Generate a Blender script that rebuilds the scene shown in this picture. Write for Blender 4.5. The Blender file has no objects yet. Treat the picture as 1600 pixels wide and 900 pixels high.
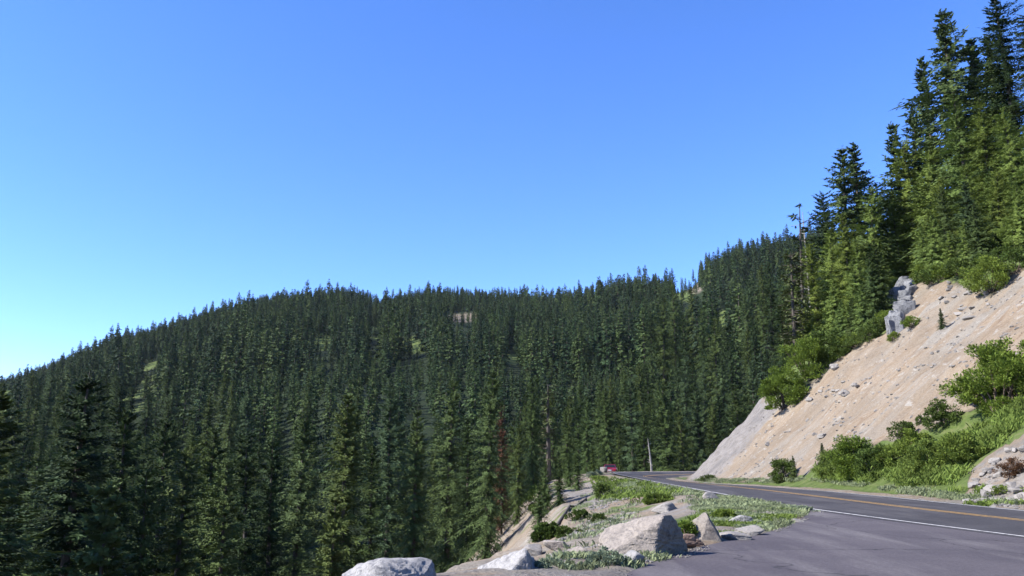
import bpy, math, random
import numpy as np
C = bpy.context.scene.collection
PI = math.pi

# ------------------------------------------------------------------ camera model (for reading directions)
F_PX, HORIZON, CAM_Z = 1300.0, 715.0, 1.7
PITCH = math.atan((HORIZON - 450.0) / F_PX)
_fw = np.array([0.0, math.cos(PITCH), math.sin(PITCH)])
_up = np.array([0.0, -math.sin(PITCH), math.cos(PITCH)])
_rt = np.array([1.0, 0.0, 0.0])
CAM = np.array([0.0, 0.0, CAM_Z])

def ray(px, py):
    return _fw * F_PX + _rt * (px - 800.0) + _up * (450.0 - py)

def at_depth(px, py, y):
    d = ray(px, py)
    return CAM + d * (y / d[1])

def to_px(x, y, z):
    x, y, z = np.asarray(x, float), np.asarray(y, float), np.asarray(z, float) - CAM_Z
    f = y * _fw[1] + z * _fw[2]
    u = y * _up[1] + z * _up[2]
    f = np.where(f < 0.1, 0.1, f)
    return 800 + F_PX * x / f, 450 - F_PX * u / f

# ------------------------------------------------------------------ noise
def _hash(ix, iy, seed):
    h = (ix.astype(np.int64) * 374761393 + iy.astype(np.int64) * 668265263 + seed * 974711) & 0xFFFFFFFF
    h = ((h ^ (h >> 13)) * 1274126177) & 0xFFFFFFFF
    h = (h ^ (h >> 16)) & 0xFFFFFFFF
    return h / 4294967295.0

def vnoise(x, y, seed=0):
    x, y = np.asarray(x, float), np.asarray(y, float)
    ix, iy = np.floor(x), np.floor(y)
    fx, fy = x - ix, y - iy
    fx = fx * fx * (3 - 2 * fx); fy = fy * fy * (3 - 2 * fy)
    a = _hash(ix, iy, seed); b = _hash(ix + 1, iy, seed)
    c = _hash(ix, iy + 1, seed); d = _hash(ix + 1, iy + 1, seed)
    return (a * (1 - fx) + b * fx) * (1 - fy) + (c * (1 - fx) + d * fx) * fy - 0.5

def fbm(x, y, seed=0, octaves=4, gain=0.5):
    s, a, f = 0.0, 1.0, 1.0
    for k in range(octaves):
        s = s + a * vnoise(x * f + 17.3 * k, y * f - 9.1 * k, seed + k)
        a *= gain; f *= 2.03
    return s

def sstep(a, b, x):
    t = np.clip((x - a) / (b - a), 0, 1)
    return t * t * (3 - 2 * t)

# ------------------------------------------------------------------ plan of the place
FOOT = np.array([(19.5, -80), (19.0, 0), (18.3, 25), (17.7, 45), (17.3, 70), (17.3, 82), (17.9, 90), (21.0, 97), (29, 103.5), (44, 108.5), (110, 118), (300, 140)], float)
SEDGE = np.array([(-120, -60), (-40, -10), (-20, 4), (-6, 9.3), (-2.6, 11.6), (0.4, 13.2), (2.0, 15.5), (3.8, 19.5), (6.0, 26), (8.0, 35), (8.8, 48), (8.8, 62),
                  (8.9, 84), (9.8, 95), (12.5, 105), (18, 115.5), (26, 122.5), (38, 127.5), (60, 131), (110, 140), (300, 165)], float)
OUTER = np.array([(12.9, -60), (12.1, 0), (11.6, 12), (11.1, 18), (10.3, 24), (9.8, 29), (9.7, 36), (9.75, 45), (9.8, 60), (9.9, 82), (10.8, 94), (13.6, 103.6), (19, 113), (26.5, 119.5), (38.5, 124.5), (60, 128)], float)
INNER = np.array([(18.0, -60), (17.6, 0), (17.4, 12), (17.3, 18), (17.1, 24), (16.9, 29), (16.8, 36), (16.7, 45), (16.4, 60), (16.3, 82), (16.9, 91.5), (20.0, 98.7), (24.6, 104.0), (30.0, 107.6), (42, 112.5), (62, 117)], float)

def dist_poly(x, y, P):
    best = np.full(np.shape(x), 1e9)
    for (ax, ay), (bx, by) in zip(P[:-1], P[1:]):
        dx, dy = bx - ax, by - ay
        t = np.clip(((x - ax) * dx + (y - ay) * dy) / (dx * dx + dy * dy), 0, 1)
        d = (x - ax - t * dx) ** 2 + (y - ay - t * dy) ** 2
        best = np.minimum(best, d)
    return np.sqrt(best)

def inside(x, y, P):
    r = np.zeros(np.shape(x), bool)
    n = len(P)
    for i in range(n):
        ax, ay = P[i]; bx, by = P[(i + 1) % n]
        if ay == by: continue
        c = ((ay > y) != (by > y)) & (x < (bx - ax) * (y - ay) / (by - ay) + ax)
        r ^= c
    return r

HILL_POLY = np.vstack([FOOT, [(3000, 400), (3000, -80)]])
FLAT_POLY = np.vstack([SEDGE, FOOT[::-1]])
z_out = lambda y: np.interp(y, [-60, 40, 60, 72, 84, 95, 105, 115, 125, 140], [0, 0, .04, .1, .16, .12, -.02, -.16, -.26, -.4])
z_in = lambda y: np.interp(y, [-60, 38, 46, 57, 69, 80, 90, 100, 115, 140], [0, 0, -.04, -.17, -.38, -.52, -.58, -.58, -.55, -.6])

SKY_PX = [-700, -400, -150, 0, 50, 100, 150, 200, 250, 300, 350, 400, 440, 480, 510, 540, 565, 600, 640, 680, 730, 780, 820, 850, 900, 960, 1000, 1050, 1080, 1100, 1140, 1180, 1215, 1300, 1500, 2200]
SKY_PY = [700, 690, 640, 604, 590, 572, 552, 531, 514, 502, 488, 474, 466, 461, 455, 450, 453, 463, 457, 447, 448, 452, 456, 461, 456, 443, 437, 427, 417, 403, 388, 381, 372, 350, 300, 200]

# turnout asphalt: its ragged left edge, seen from above
def ground_pt(px, py, z=0.0):
    d = ray(px, py); t = (z - CAM_Z) / d[2]
    return (d * t + CAM)[:2]
T_EDGE = [ground_pt(*p) for p in [(700, 1200), (860, 980), (940, 925), (985, 893), (1040, 871), (1090, 855), (1140, 844), (1180, 837), (1225, 824), (1252, 811), (1266, 800), (1264, 796)]]
T_EDGE = np.array([(-30, -40), (-12, -6)] + [tuple(p) for p in T_EDGE])
_o = [tuple(p) for p in OUTER if p[1] < T_EDGE[-1][1] - .2]
TURN_POLY = np.vstack([T_EDGE, [(float(np.interp(T_EDGE[-1][1], OUTER[:, 1], OUTER[:, 0])), T_EDGE[-1][1])], _o[::-1]])
ROAD_POLY = np.vstack([OUTER, INNER[::-1]])

def mountain(x, y):
    yy = np.maximum(y, 30.0)
    az = np.clip(x / yy, -1.3, 1.1)
    px = 800 + az * 1240
    sky = np.interp(px, SKY_PX, SKY_PY)
    yr = np.interp(px, [-400, 0, 540, 850, 1100, 1215, 1500], [1150, 1060, 940, 880, 790, 730, 600])
    dy = 450 - sky
    slope = (F_PX * _fw[2] + dy * _up[2]) / (F_PX * _fw[1] + dy * _up[1])
    zr = CAM_Z + slope * yr - 13
    t = np.clip((yy - 95) / (yr - 95), 0, 1)
    floor = -27 + 5 * fbm(x / 60, y / 60, 5, 2)
    h = floor + (zr - floor) * t ** 1.12
    h = h + np.sin(np.clip(t, 0, 1) * PI) * (34 * fbm(x / 170 + .4 * y / 170, y / 230, 11, 3))
    h = np.where(t < 1, np.minimum(h, CAM_Z + (slope - .004) * yy - 17), h)
    back = yy > yr
    h = np.where(back, zr - (yy - yr) * 0.30, h)
    return np.where(y < 30, -27.0, h)

def height(x, y, detail=True):
    x = np.asarray(x, float); y = np.asarray(y, float)
    df = dist_poly(x, y, FOOT); ds = dist_poly(x, y, SEDGE)
    hill = inside(x, y, HILL_POLY); flat = inside(x, y, FLAT_POLY) & ~hill
    far = mountain(x, y)
    zin, zo = z_in(y), z_out(y)
    # cut slope and the wooded hill above it
    bl = np.clip(df / 2.5, 0, 1)
    up = 0.42 * np.minimum(df, 1.2) + 0.775 * np.clip(df - 1.2, 0, 36) + sstep(62, 90, y) * .26 * np.clip(df - .8, 0, 12) + 0.52 * np.clip(df - 37.2, 0, 70) + 0.2 * np.clip(df - 107, 0, 400)
    rill = np.abs(vnoise(y * 0.30 + 2.2 * vnoise(df / 6, y / 7, 3) + .5 * vnoise(df / 1.7, y / 2.5, 4), df * 0.06, 21)) * 2.0 + 0.5 * np.abs(vnoise(y * 1.0, df * 0.11, 22)) + 0.4 * np.abs(vnoise(y * 2.2 + 1.2 * vnoise(df, y, 5), df * 0.3, 23))
    rough = 0.9 * fbm(x / 7, y / 7, 31, 4)
    hh = zin + up + (rough * 0.55 - rill * 0.75 + .3) * np.clip(df / 9, 0, 1) * bl
    hh = hh + bl * 0.24 * fbm(x * 1.1, y * 1.1, 33, 4) + sstep(66, 82, y) * bl * .5 * np.abs(fbm(x * .5, y * .5 + .4 * df, 34, 4))
    # the flat bench with road and turnout
    w = ds / (ds + df + 1e-6)
    zf = zo * (1 - w) + zin * w
    pave = inside(x, y, TURN_POLY) | inside(x, y, ROAD_POLY)
    dp = np.minimum(np.minimum(dist_poly(x, y, T_EDGE), dist_poly(x, y, OUTER)), dist_poly(x, y, INNER))
    only_turn = inside(x, y, TURN_POLY) & ~inside(x, y, ROAD_POLY)
    dp = np.where(only_turn, dist_poly(x, y, T_EDGE), dp)
    dp = np.where(pave, dp, -dp)
    nz = 0.05 * fbm(x * 1.7, y * 1.7, 41, 3)
    edge = np.clip(0.5 - dp / 0.5, 0, 1)
    zf = zf + np.where(dp > -3, -0.09 + 0.115 * edge, 0.025) + nz * np.clip(1.0 - dp / 0.25, 0, 1) + 0.10 * np.clip((-dp - .4) / 2, 0, 1) * (fbm(x * .8, y * .8, 43, 3) + .3) * np.clip(ds / 2, 0, 1)
    # bank falling to the valley
    bk = 0.035 * np.minimum(ds, 1.0) + 0.205 * np.clip(ds - .6, 0, 5.2) + 0.95 * np.clip(ds - 5.8, 0, 100)
    hb = zo + .03 - bk + np.clip(ds / 4, 0, 1) * (0.34 * fbm(x / 3, y / 3, 51, 5) + .12 * fbm(x * 1.4, y * 1.4, 53, 3) - 0.08 * np.abs(vnoise(y * .7 + .8 * vnoise(ds / 2, y / 3, 54), ds * .2, 52)))
    k = 3.0
    hb = np.where(hb - far > 12, hb, np.logaddexp(np.minimum(hb, 300) / k, np.minimum(far, 300) / k) * k)
    hh = np.maximum(hh, far - 6)
    return np.where(hill, hh, np.where(flat, zf, hb))

def h1(x, y):
    return float(height(np.array([x]), np.array([y]))[0])

_T = np.geomspace(6, 1400, 2600)
def hit(px, py):
    """ground point seen in the direction of a photo pixel"""
    d = ray(px, py); d = d / d[1]
    X = CAM[0] + d[0] * _T; Y = CAM[1] + d[1] * _T; Z = CAM[2] + d[2] * _T
    below = Z < height(X, Y)
    i = int(np.argmax(below)) if below.any() else len(_T) - 1
    return np.array([X[i], Y[i], h1(X[i], Y[i])])

# ------------------------------------------------------------------ node helpers
def new_mat(name):
    m = bpy.data.materials.new(name); m.use_nodes = True
    nt = m.node_tree; b = nt.nodes['Principled BSDF']
    return m, nt, b
def N(nt, t, **kw):
    n = nt.nodes.new(t)
    for k, v in kw.items(): setattr(n, k, v)
    return n
def setin(n, **kw):
    for k, v in kw.items(): n.inputs[k.replace('_', ' ')].default_value = v
def noise(nt, vec, scale, detail=4, rough=.55, dist=0.0):
    n = N(nt, 'ShaderNodeTexNoise'); setin(n, Scale=scale, Detail=detail, Roughness=rough, Distortion=dist)
    if vec is not None: nt.links.new(vec, n.inputs['Vector'])
    return n.outputs['Fac']
def ramp(nt, fac, stops):
    r = N(nt, 'ShaderNodeValToRGB'); e = r.color_ramp.elements
    while len(e) < len(stops): e.new(.5)
    for q, (p, c) in zip(e, stops):
        q.position = p; q.color = (c[0], c[1], c[2], 1) if not isinstance(c, (int, float)) else (c, c, c, 1)
    nt.links.new(fac, r.inputs['Fac']); return r.outputs['Color']
def mix(nt, fac, a, b, mode='MIX'):
    m = N(nt, 'ShaderNodeMix', data_type='RGBA', blend_type=mode)
    for sock, v in ((m.inputs[0], fac), (m.inputs[6], a), (m.inputs[7], b)):
        if isinstance(v, (int, float)): sock.default_value = v
        elif isinstance(v, tuple): sock.default_value = (*v, 1)
        else: nt.links.new(v, sock)
    return m.outputs[2]
def math_(nt, op, a, b=None, clamp=False):
    m = N(nt, 'ShaderNodeMath', operation=op, use_clamp=clamp)
    for s, v in zip(m.inputs, (a, b)):
        if v is None: continue
        if isinstance(v, (int, float)): s.default_value = v
        else: nt.links.new(v, s)
    return m.outputs[0]
def bump(nt, b, hgt, strength, distance):
    n = N(nt, 'ShaderNodeBump'); setin(n, Strength=strength, Distance=distance)
    nt.links.new(hgt, n.inputs['Height']); nt.links.new(n.outputs[0], b.inputs['Normal'])
def coords(nt, scale=(1, 1, 1), kind='Object', rot=(0, 0, 0)):
    t = N(nt, 'ShaderNodeTexCoord'); m = N(nt, 'ShaderNodeMapping')
    m.inputs['Scale'].default_value = scale; m.inputs['Rotation'].default_value = rot
    nt.links.new(t.outputs[kind], m.inputs['Vector']); return m.outputs[0]

def foliage_mat(name, cols, transl=.10, rough=.7, vary=.35, scale=.9):
    m, nt, b = new_mat(name)
    oi = N(nt, 'ShaderNodeObjectInfo')
    base = ramp(nt, oi.outputs['Random'], [(i / max(1, len(cols) - 1), c) for i, c in enumerate(cols)])
    n1 = noise(nt, coords(nt), scale, 3)
    v = ramp(nt, n1, [(.3, 1 - vary), (.72, 1 + vary)])
    col = mix(nt, 1.0, base, v, 'MULTIPLY')
    nt.links.new(col, b.inputs['Base Color']); setin(b, Roughness=rough)
    b.inputs['Specular IOR Level'].default_value = .08
    if transl:
        t = N(nt, 'ShaderNodeBsdfTranslucent'); nt.links.new(col, t.inputs['Color'])
        mx = N(nt, 'ShaderNodeMixShader'); mx.inputs[0].default_value = transl
        nt.links.new(b.outputs[0], mx.inputs[1]); nt.links.new(t.outputs[0], mx.inputs[2])
        nt.links.new(mx.outputs[0], nt.nodes['Material Output'].inputs['Surface'])
    return m

def rock_mat(name, light, mid, dark, sc=1.0, darkamt=.5, bs=.5):
    m, nt, b = new_mat(name)
    co = coords(nt)
    oi = N(nt, 'ShaderNodeObjectInfo')
    n1 = noise(nt, co, 1.6 * sc, 6, .65); n2 = noise(nt, co, 15 * sc, 7, .8); n3 = noise(nt, co, 4 * sc, 6, .7, .6)
    c = mix(nt, n1, light, mid)
    spk = ramp(nt, n2, [(.36, .6), (.5, .98), (.64, 1.15)])
    c = mix(nt, 1.0, c, spk, 'MULTIPLY')
    st = ramp(nt, n3, [(.58 - .1 * darkamt, 0.0), (.68, 1.0)])
    c = mix(nt, math_(nt, 'MULTIPLY', st, darkamt), c, dark)
    tone = math_(nt, 'ADD', math_(nt, 'MULTIPLY', oi.outputs['Random'], .35), .8)
    cc = N(nt, 'ShaderNodeCombineColor')
    for i in range(3): nt.links.new(tone, cc.inputs[i])
    c = mix(nt, 1.0, c, cc.outputs[0], 'MULTIPLY')
    nt.links.new(c, b.inputs['Base Color']); setin(b, Roughness=.88)
    hh = math_(nt, 'ADD', math_(nt, 'MULTIPLY', n3, 1.0), math_(nt, 'MULTIPLY', n2, .5))
    bump(nt, b, hh, bs, .06)
    return m

def plain_mat(name, col, rough=.5, metal=0.0, coat=0.0):
    m, nt, b = new_mat(name)
    n1 = noise(nt, coords(nt), 12, 4)
    v = ramp(nt, n1, [(.3, .88), (.7, 1.08)])
    nt.links.new(mix(nt, 1.0, col, v, 'MULTIPLY'), b.inputs['Base Color'])
    setin(b, Roughness=rough, Metallic=metal); b.inputs['Coat Weight'].default_value = coat
    return m

# ------------------------------------------------------------------ mesh helpers
def mesh_np(name, V, Fc, mats, mat_idx=None, smooth=False):
    """V (n,3), Fc list of arrays of faces with 3 or 4 columns"""
    me = bpy.data.meshes.new(name)
    V = np.asarray(V, np.float32)
    Fs = [np.asarray(f, np.int32) for f in Fc if len(f)]
    nl = sum(f.size for f in Fs); nf = sum(len(f) for f in Fs)
    me.vertices.add(len(V)); me.vertices.foreach_set('co', V.ravel())
    me.loops.add(nl); me.loops.foreach_set('vertex_index', np.concatenate([f.ravel() for f in Fs]))
    me.polygons.add(nf)
    tot = np.concatenate([np.full(len(f), f.shape[1], np.int32) for f in Fs])
    me.polygons.foreach_set('loop_start', np.concatenate([[0], np.cumsum(tot)[:-1]]).astype(np.int32))
    if mat_idx is not None: me.polygons.foreach_set('material_index', np.asarray(mat_idx, np.int32))
    me.polygons.foreach_set('use_smooth', np.full(nf, smooth, bool))
    for m in mats: me.materials.append(m)
    me.update(calc_edges=True); me.validate()
    return me

def obj(name, me, parent=None, loc=(0, 0, 0), rz=0.0, scale=1.0):
    o = bpy.data.objects.new(name, me); C.objects.link(o)
    o.parent = parent; o.location = loc; o.rotation_euler = (0, 0, rz)
    o.scale = (scale,) * 3 if isinstance(scale, (int, float)) else scale
    return o
def tag(o, label=None, cat=None, group=None, kind=None):
    for k, v in (('label', label), ('category', cat), ('group', group), ('kind', kind)):
        if v: o[k] = v
    return o

def tube(pts, rad, n=7):
    """tapered tube through points; returns V, quads"""
    pts = np.asarray(pts, float); rad = np.asarray(rad, float)
    V, Q = [], []
    for i, p in enumerate(pts):
        a = pts[min(i + 1, len(pts) - 1)] - pts[max(i - 1, 0)]
        a = a / (np.linalg.norm(a) + 1e-9)
        s = np.cross(a, [0.31, 0.2, 0.93] if abs(a[2]) < .9 else [1, 0.1, 0]); s /= np.linalg.norm(s)
        t = np.cross(a, s)
        for k in range(n):
            an = 2 * PI * k / n
            V.append(p + rad[i] * (math.cos(an) * s + math.sin(an) * t))
    for i in range(len(pts) - 1):
        for k in range(n):
            Q.append((i * n + k, i * n + (k + 1) % n, (i + 1) * n + (k + 1) % n, (i + 1) * n + k))
    return np.array(V), np.array(Q, np.int32)

class MB:
    def __init__(s): s.V, s.F3, s.F4, s.n = [], [], [], 0
    def add(s, V, F):
        F = np.asarray(F, np.int32)
        if len(V) == 0 or len(F) == 0: return
        s.V.append(np.asarray(V, float)); (s.F3 if F.shape[1] == 3 else s.F4).append(F + s.n); s.n += len(V)
    def mesh(s, name, mats, smooth=False):
        return mesh_np(name, np.vstack(s.V), s.F3 + s.F4, mats, None, smooth)

# ------------------------------------------------------------------ conifers
def diamonds(P, D, L, W, rng, flat=.75, fold=.15, face=None):
    """needle sprays: leaf shaped quads starting at P along D, length L, half width W"""
    n = len(P)
    up = (np.tile([0.0, 0, 1.0], (n, 1)) if face is None else face) + rng.normal(0, 1 - flat, (n, 3))
    S = np.cross(D, up); S /= (np.linalg.norm(S, axis=1, keepdims=True) + 1e-9)
    Nn = np.cross(S, D)
    mid = P + D * (L * .5)[:, None]
    V = np.empty((n, 4, 3))
    V[:, 0] = P - S * (W * .35)[:, None]
    V[:, 1] = mid + S * W[:, None] - Nn * (W * fold)[:, None]
    V[:, 2] = P + D * L[:, None] - Nn * (L * .12)[:, None]
    V[:, 3] = mid - S * W[:, None] - Nn * (W * fold)[:, None]
    Q = np.arange(4 * n, dtype=np.int32).reshape(n, 4)
    return V.reshape(-1, 3), Q

def conifer(seed, H=30.0, R=3.3, base=.08, step=.42, nb=6, ntw=8, tw=.16, droop=.35, ragged=.3, power=.8, gap=.12, tipup=.25, tl=1.0):
    rng = np.random.default_rng(seed)
    zs = []
    z = base * H
    while z < H * .985:
        zs.append(z); z += step * (1.15 - .55 * z / H) * rng.uniform(.75, 1.3)
    lean = rng.normal(0, .012, 2) * H
    bz, ba, bL = [], [], []
    sect = rng.uniform(0, 2 * PI, 4)
    for z in zs:
        t = (z - base * H) / (H * (1 - base))
        prof = (1 - t) ** power * (0.72 + .28 * min(1, t / .12)) + .02
        k = max(3, int(round(nb * (1 - .35 * t))))
        a0 = rng.uniform(0, 2 * PI)
        for j in range(k):
            if rng.random() < gap: continue
            a = a0 + 2 * PI * j / k + rng.normal(0, .25)
            clump = 1 + ragged * (math.sin(3 * a + z * .9 + sect[0]) * .5 + math.sin(1.0 * a - z * .45 + sect[1]) * .6 + .5 * math.sin(z * 1.9 + sect[2]))
            bz.append(z + rng.normal(0, .12)); ba.append(a)
            bL.append(max(.22, R * prof * clump * rng.uniform(.7, 1.12)))
    bz, ba, bL = map(np.array, (bz, ba, bL))
    B = len(bz); t = np.clip(bz / H, 0, 1)
    u = (np.arange(ntw) + .6) / ntw
    U = np.clip(u[None, :] ** .85 + rng.normal(0, .04, (B, ntw)), .06, 1.0)
    hd = np.stack([np.cos(ba), np.sin(ba)], 1)
    rise = (-.25 + 1.0 * t ** 1.6 + rng.normal(0, .08, B))
    drp = droop * (1.1 - .8 * t) * rng.uniform(.7, 1.3, B)
    r = bL[:, None] * U
    cx = lean[0] * t ** 2; cy = lean[1] * t ** 2
    P = np.stack([cx[:, None] + hd[:, 0:1] * r, cy[:, None] + hd[:, 1:2] * r,
                  bz[:, None] + r * rise[:, None] - bL[:, None] * drp[:, None] * U ** 1.7 * 1.2 + bL[:, None] * tipup * U ** 4 * .5], 2)
    out = []
    for side in (-1, 1):
        ang = ba[:, None] + side * (math.radians(62) - .5 * U + rng.normal(0, .25, (B, ntw)))
        dz = -.38 - .25 * drp[:, None] + rng.normal(0, .2, (B, ntw)) + .5 * t[:, None] ** 2
        D = np.stack([np.cos(ang), np.sin(ang), dz], 2); D /= np.linalg.norm(D, axis=2, keepdims=True)
        L = (bL[:, None] * .36 * (1.1 - .65 * U) + .22) * rng.uniform(.7, 1.25, (B, ntw)) * tl
        W = np.minimum(tw * rng.uniform(.7, 1.3, (B, ntw)), L * .4)
        out.append((P + rng.normal(0, 1, P.shape) * (np.minimum(bL, 3) * .045)[:, None, None] * [1, 1, 1.6], D, L, W))
    # tip spray that continues the branch
    D = np.stack([hd[:, 0], hd[:, 1], rise - drp * .9], 1)[:, None, :] + rng.normal(0, .1, (B, 1, 3))
    D /= np.linalg.norm(D, axis=2, keepdims=True)
    Lt = (bL * .3 + .15)[:, None]
    out.append((P[:, -1:], D, Lt, np.minimum(tw * 1.1, Lt * .4)))
    mb = MB()
    for P_, D_, L_, W_ in out:
        hd3 = np.broadcast_to(np.stack([hd[:, 0] * .9, hd[:, 1] * .9, np.full(B, .55)], 1)[:, None, :], P_.shape).reshape(-1, 3)
        V, Q = diamonds(P_.reshape(-1, 3), D_.reshape(-1, 3), L_.ravel(), W_.ravel(), rng, .80, .15, hd3)
        mb.add(V, Q)
    # leader
    n = 10
    Pl = np.stack([np.full(n, lean[0]), np.full(n, lean[1]), np.linspace(H * .96, H * .995, n)], 1)
    an = rng.uniform(0, 2 * PI, n)
    Dl = np.stack([np.cos(an) * .55, np.sin(an) * .55, np.ones(n)], 1); Dl /= np.linalg.norm(Dl, axis=1, keepdims=True)
    V, Q = diamonds(Pl, Dl, np.linspace(.55, .3, n) * max(.5, H / 30), np.full(n, tw * .45), rng); mb.add(V, Q)
    k = 9
    tt = np.linspace(0, 1, k)
    tp = np.stack([lean[0] * tt ** 2, lean[1] * tt ** 2, tt * H * .99], 1)
    tv, tq = tube(tp, .012 * H * (1 - tt) ** .8 + .02, 7)
    return mb, (tv, tq)

def snag(seed, H=16, n=34, r0=.22, foliage=.0, limb=1.0):
    """dead or nearly dead trunk with short broken limbs"""
    rng = np.random.default_rng(seed)
    tt = np.linspace(0, 1, 10)
    tp = np.stack([rng.normal(0, .1) * tt ** 2 * 3, rng.normal(0, .05) * tt * 3, tt * H], 1)
    v, q = tube(tp, r0 * (1 - tt) ** .7 + .03, 7)
    wood = MB(); wood.add(v, q); leaf = MB()
    P, D = [], []
    for i in range(n):
        t = rng.uniform(.25, .99); a = rng.uniform(0, 2 * PI); L = (1.15 - t * .75) * rng.uniform(.6, 1.7) * H / 12 * limb
        p0 = np.array([np.interp(t, tt, tp[:, 0]), np.interp(t, tt, tp[:, 1]), t * H])
        d = np.array([math.cos(a), math.sin(a), rng.uniform(-.35, .25)])
        pts = [p0, p0 + d * L * .5, p0 + d * L + [0, 0, .12 * L]]
        v, q = tube(pts, [.05, .035, .012], 4); wood.add(v, q)
        for k in range(int(foliage * 12)):
            s = rng.uniform(.45, 1); P.append(p0 + d * L * s); a2 = a + rng.normal(0, 1)
            D.append([math.cos(a2), math.sin(a2), rng.normal(-.1, .35)])
    if P:
        P = np.array(P); D = np.array(D); D /= np.linalg.norm(D, axis=1, keepdims=True)
        leaf.add(*diamonds(P, D, rng.uniform(.35, .8, len(P)), rng.uniform(.09, .16, len(P)), rng))
    return wood, leaf

# ------------------------------------------------------------------ bushes, grass, rocks
def bush(seed, rx, ry, rz, n, leaf=.12, up=.5, stems=9, lumps=6):
    """leafy shrub: clumps of leaves round the ends of stems that fan out from the base"""
    rng = np.random.default_rng(seed)
    leafb, wood = MB(), MB()
    cl = []
    for i in range(stems * lumps):
        a = rng.uniform(0, 2 * PI); h = rng.uniform(.04, 1.0) ** .9; rr = rng.uniform(.6, 1.0)
        rr *= rng.choice([.8, 1.0, 1.0, 1.22])
        wd = math.sqrt(max(0.0, 1 - (max(0, h - .28) / .76) ** 2)) * (.82 + .18 * min(1, h / .28)) * (1 + .22 * math.sin(3 * a + seed) + .15 * math.sin(5 * a + 2 * seed))
        p = np.array([rx * math.cos(a) * wd * rr, ry * math.sin(a) * wd * rr, rz * (h * (.8 + .2 * rr) + rng.normal(0, .05))])
        cl.append((p, rng.uniform(.13, .27) * (rx + rz) * .5))
    per = max(8, n // len(cl))
    Ps, Ds = [], []
    for c, s in cl:
        o = rng.normal(0, 1, (per, 3)); o /= np.linalg.norm(o, axis=1, keepdims=True)
        rad = s * rng.uniform(.35, 1.0, (per, 1))
        P = c + o * rad * [1, 1, .8]
        P[:, 2] = np.maximum(P[:, 2], .02)
        out = c / (np.linalg.norm(c) + 1e-6)
        D = o * .9 + out * .5 + [0, 0, up] + rng.normal(0, .35, (per, 3))
        Ps.append(P); Ds.append(D / np.linalg.norm(D, axis=1, keepdims=True))
    P, D = np.vstack(Ps), np.vstack(Ds)
    leafb.add(*diamonds(P, D, leaf * rng.uniform(.7, 1.5, len(P)), leaf * .38 * rng.uniform(.7, 1.2, len(P)), rng, flat=.4))
    for i in range(stems):
        e = cl[i * lumps][0]
        b0 = np.array([e[0] * .08, e[1] * .08, -.15])
        m = (b0 + e) * .5 + [0, 0, .12 * rz]
        wood.add(*tube([b0, m, e], [.018 * rz + .012, .012 * rz + .008, .006], 5))
    return leafb, wood

def grass_patch(pts, rng, hmin=.08, hmax=.28, blades=9, w=.012, spread=.09):
    n = len(pts) * blades
    P = np.repeat(np.asarray(pts), blades, 0) + np.concatenate([rng.normal(0, spread, (n, 2)), np.zeros((n, 1))], 1)
    h = np.repeat(rng.uniform(hmin, hmax, len(pts)), blades) * rng.uniform(.6, 1.15, n)
    a = rng.uniform(0, 2 * PI, n); b = rng.uniform(.1, .75, n)
    d = np.stack([np.cos(a) * b, np.sin(a) * b, np.ones(n)], 1)
    s = np.stack([-np.sin(a), np.cos(a), np.zeros(n)], 1) * (w * rng.uniform(.6, 1.4, n))[:, None]
    V = np.empty((n, 4, 3))
    V[:, 0] = P - s - [0, 0, .03]; V[:, 1] = P + s - [0, 0, .03]
    mid = P + d * (h * .6)[:, None]
    V[:, 2] = mid + s * .8
    V[:, 3] = P + d * h[:, None] + np.stack([np.cos(a), np.sin(a), -.5 * np.ones(n)], 1) * (h * .25)[:, None]
    return V.reshape(-1, 3), np.arange(4 * n, dtype=np.int32).reshape(n, 4)

_ICO = {}
def ico(sub):
    if sub in _ICO: return _ICO[sub]
    import bmesh
    bm = bmesh.new(); bmesh.ops.create_icosphere(bm, subdivisions=sub, radius=1)
    V = np.array([v.co[:] for v in bm.verts]); Fc = np.array([[v.index for v in f.verts] for f in bm.faces], np.int32)
    bm.free(); _ICO[sub] = (V, Fc); return V, Fc

def noise3(V, f, seed):
    return (vnoise(V[:, 0] * f + 3.1 * V[:, 2] * f, V[:, 1] * f + 1.7 * V[:, 2] * f, seed) + vnoise(V[:, 2] * f * 1.1 + V[:, 0] * f, V[:, 1] * f - V[:, 2] * f, seed + 7)) * .8

def rock(seed, size, sub=4, planes=None, nplanes=9, rough=.04, soft=14.0):
    """block broken along flat planes: each direction reaches the nearest plane, edges slightly worn"""
    rng = np.random.default_rng(seed)
    V, Fc = ico(sub)
    if planes is None:
        planes = []
        for i in range(nplanes):
            n = rng.normal(0, 1, 3); n /= np.linalg.norm(n); planes.append((n, rng.uniform(.62, 1.0)))
    planes = list(planes) + [((0, 0, 1), 1.15), ((0, 0, -1), 1.1), ((1, 0, 0), 1.2), ((-1, 0, 0), 1.2), ((0, 1, 0), 1.2), ((0, -1, 0), 1.2)]
    inv = np.zeros(len(V))
    for n, d in planes:
        n = np.asarray(n, float); n /= np.linalg.norm(n)
        inv += np.maximum(V @ n / d, 0) ** soft
    r = inv ** (-1 / soft)
    r = r * (1 + rough * noise3(V, 3.2, seed) * 2 + rough * noise3(V, 9, seed + 3))
    return V * r[:, None] * np.asarray(size, float), Fc

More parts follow.
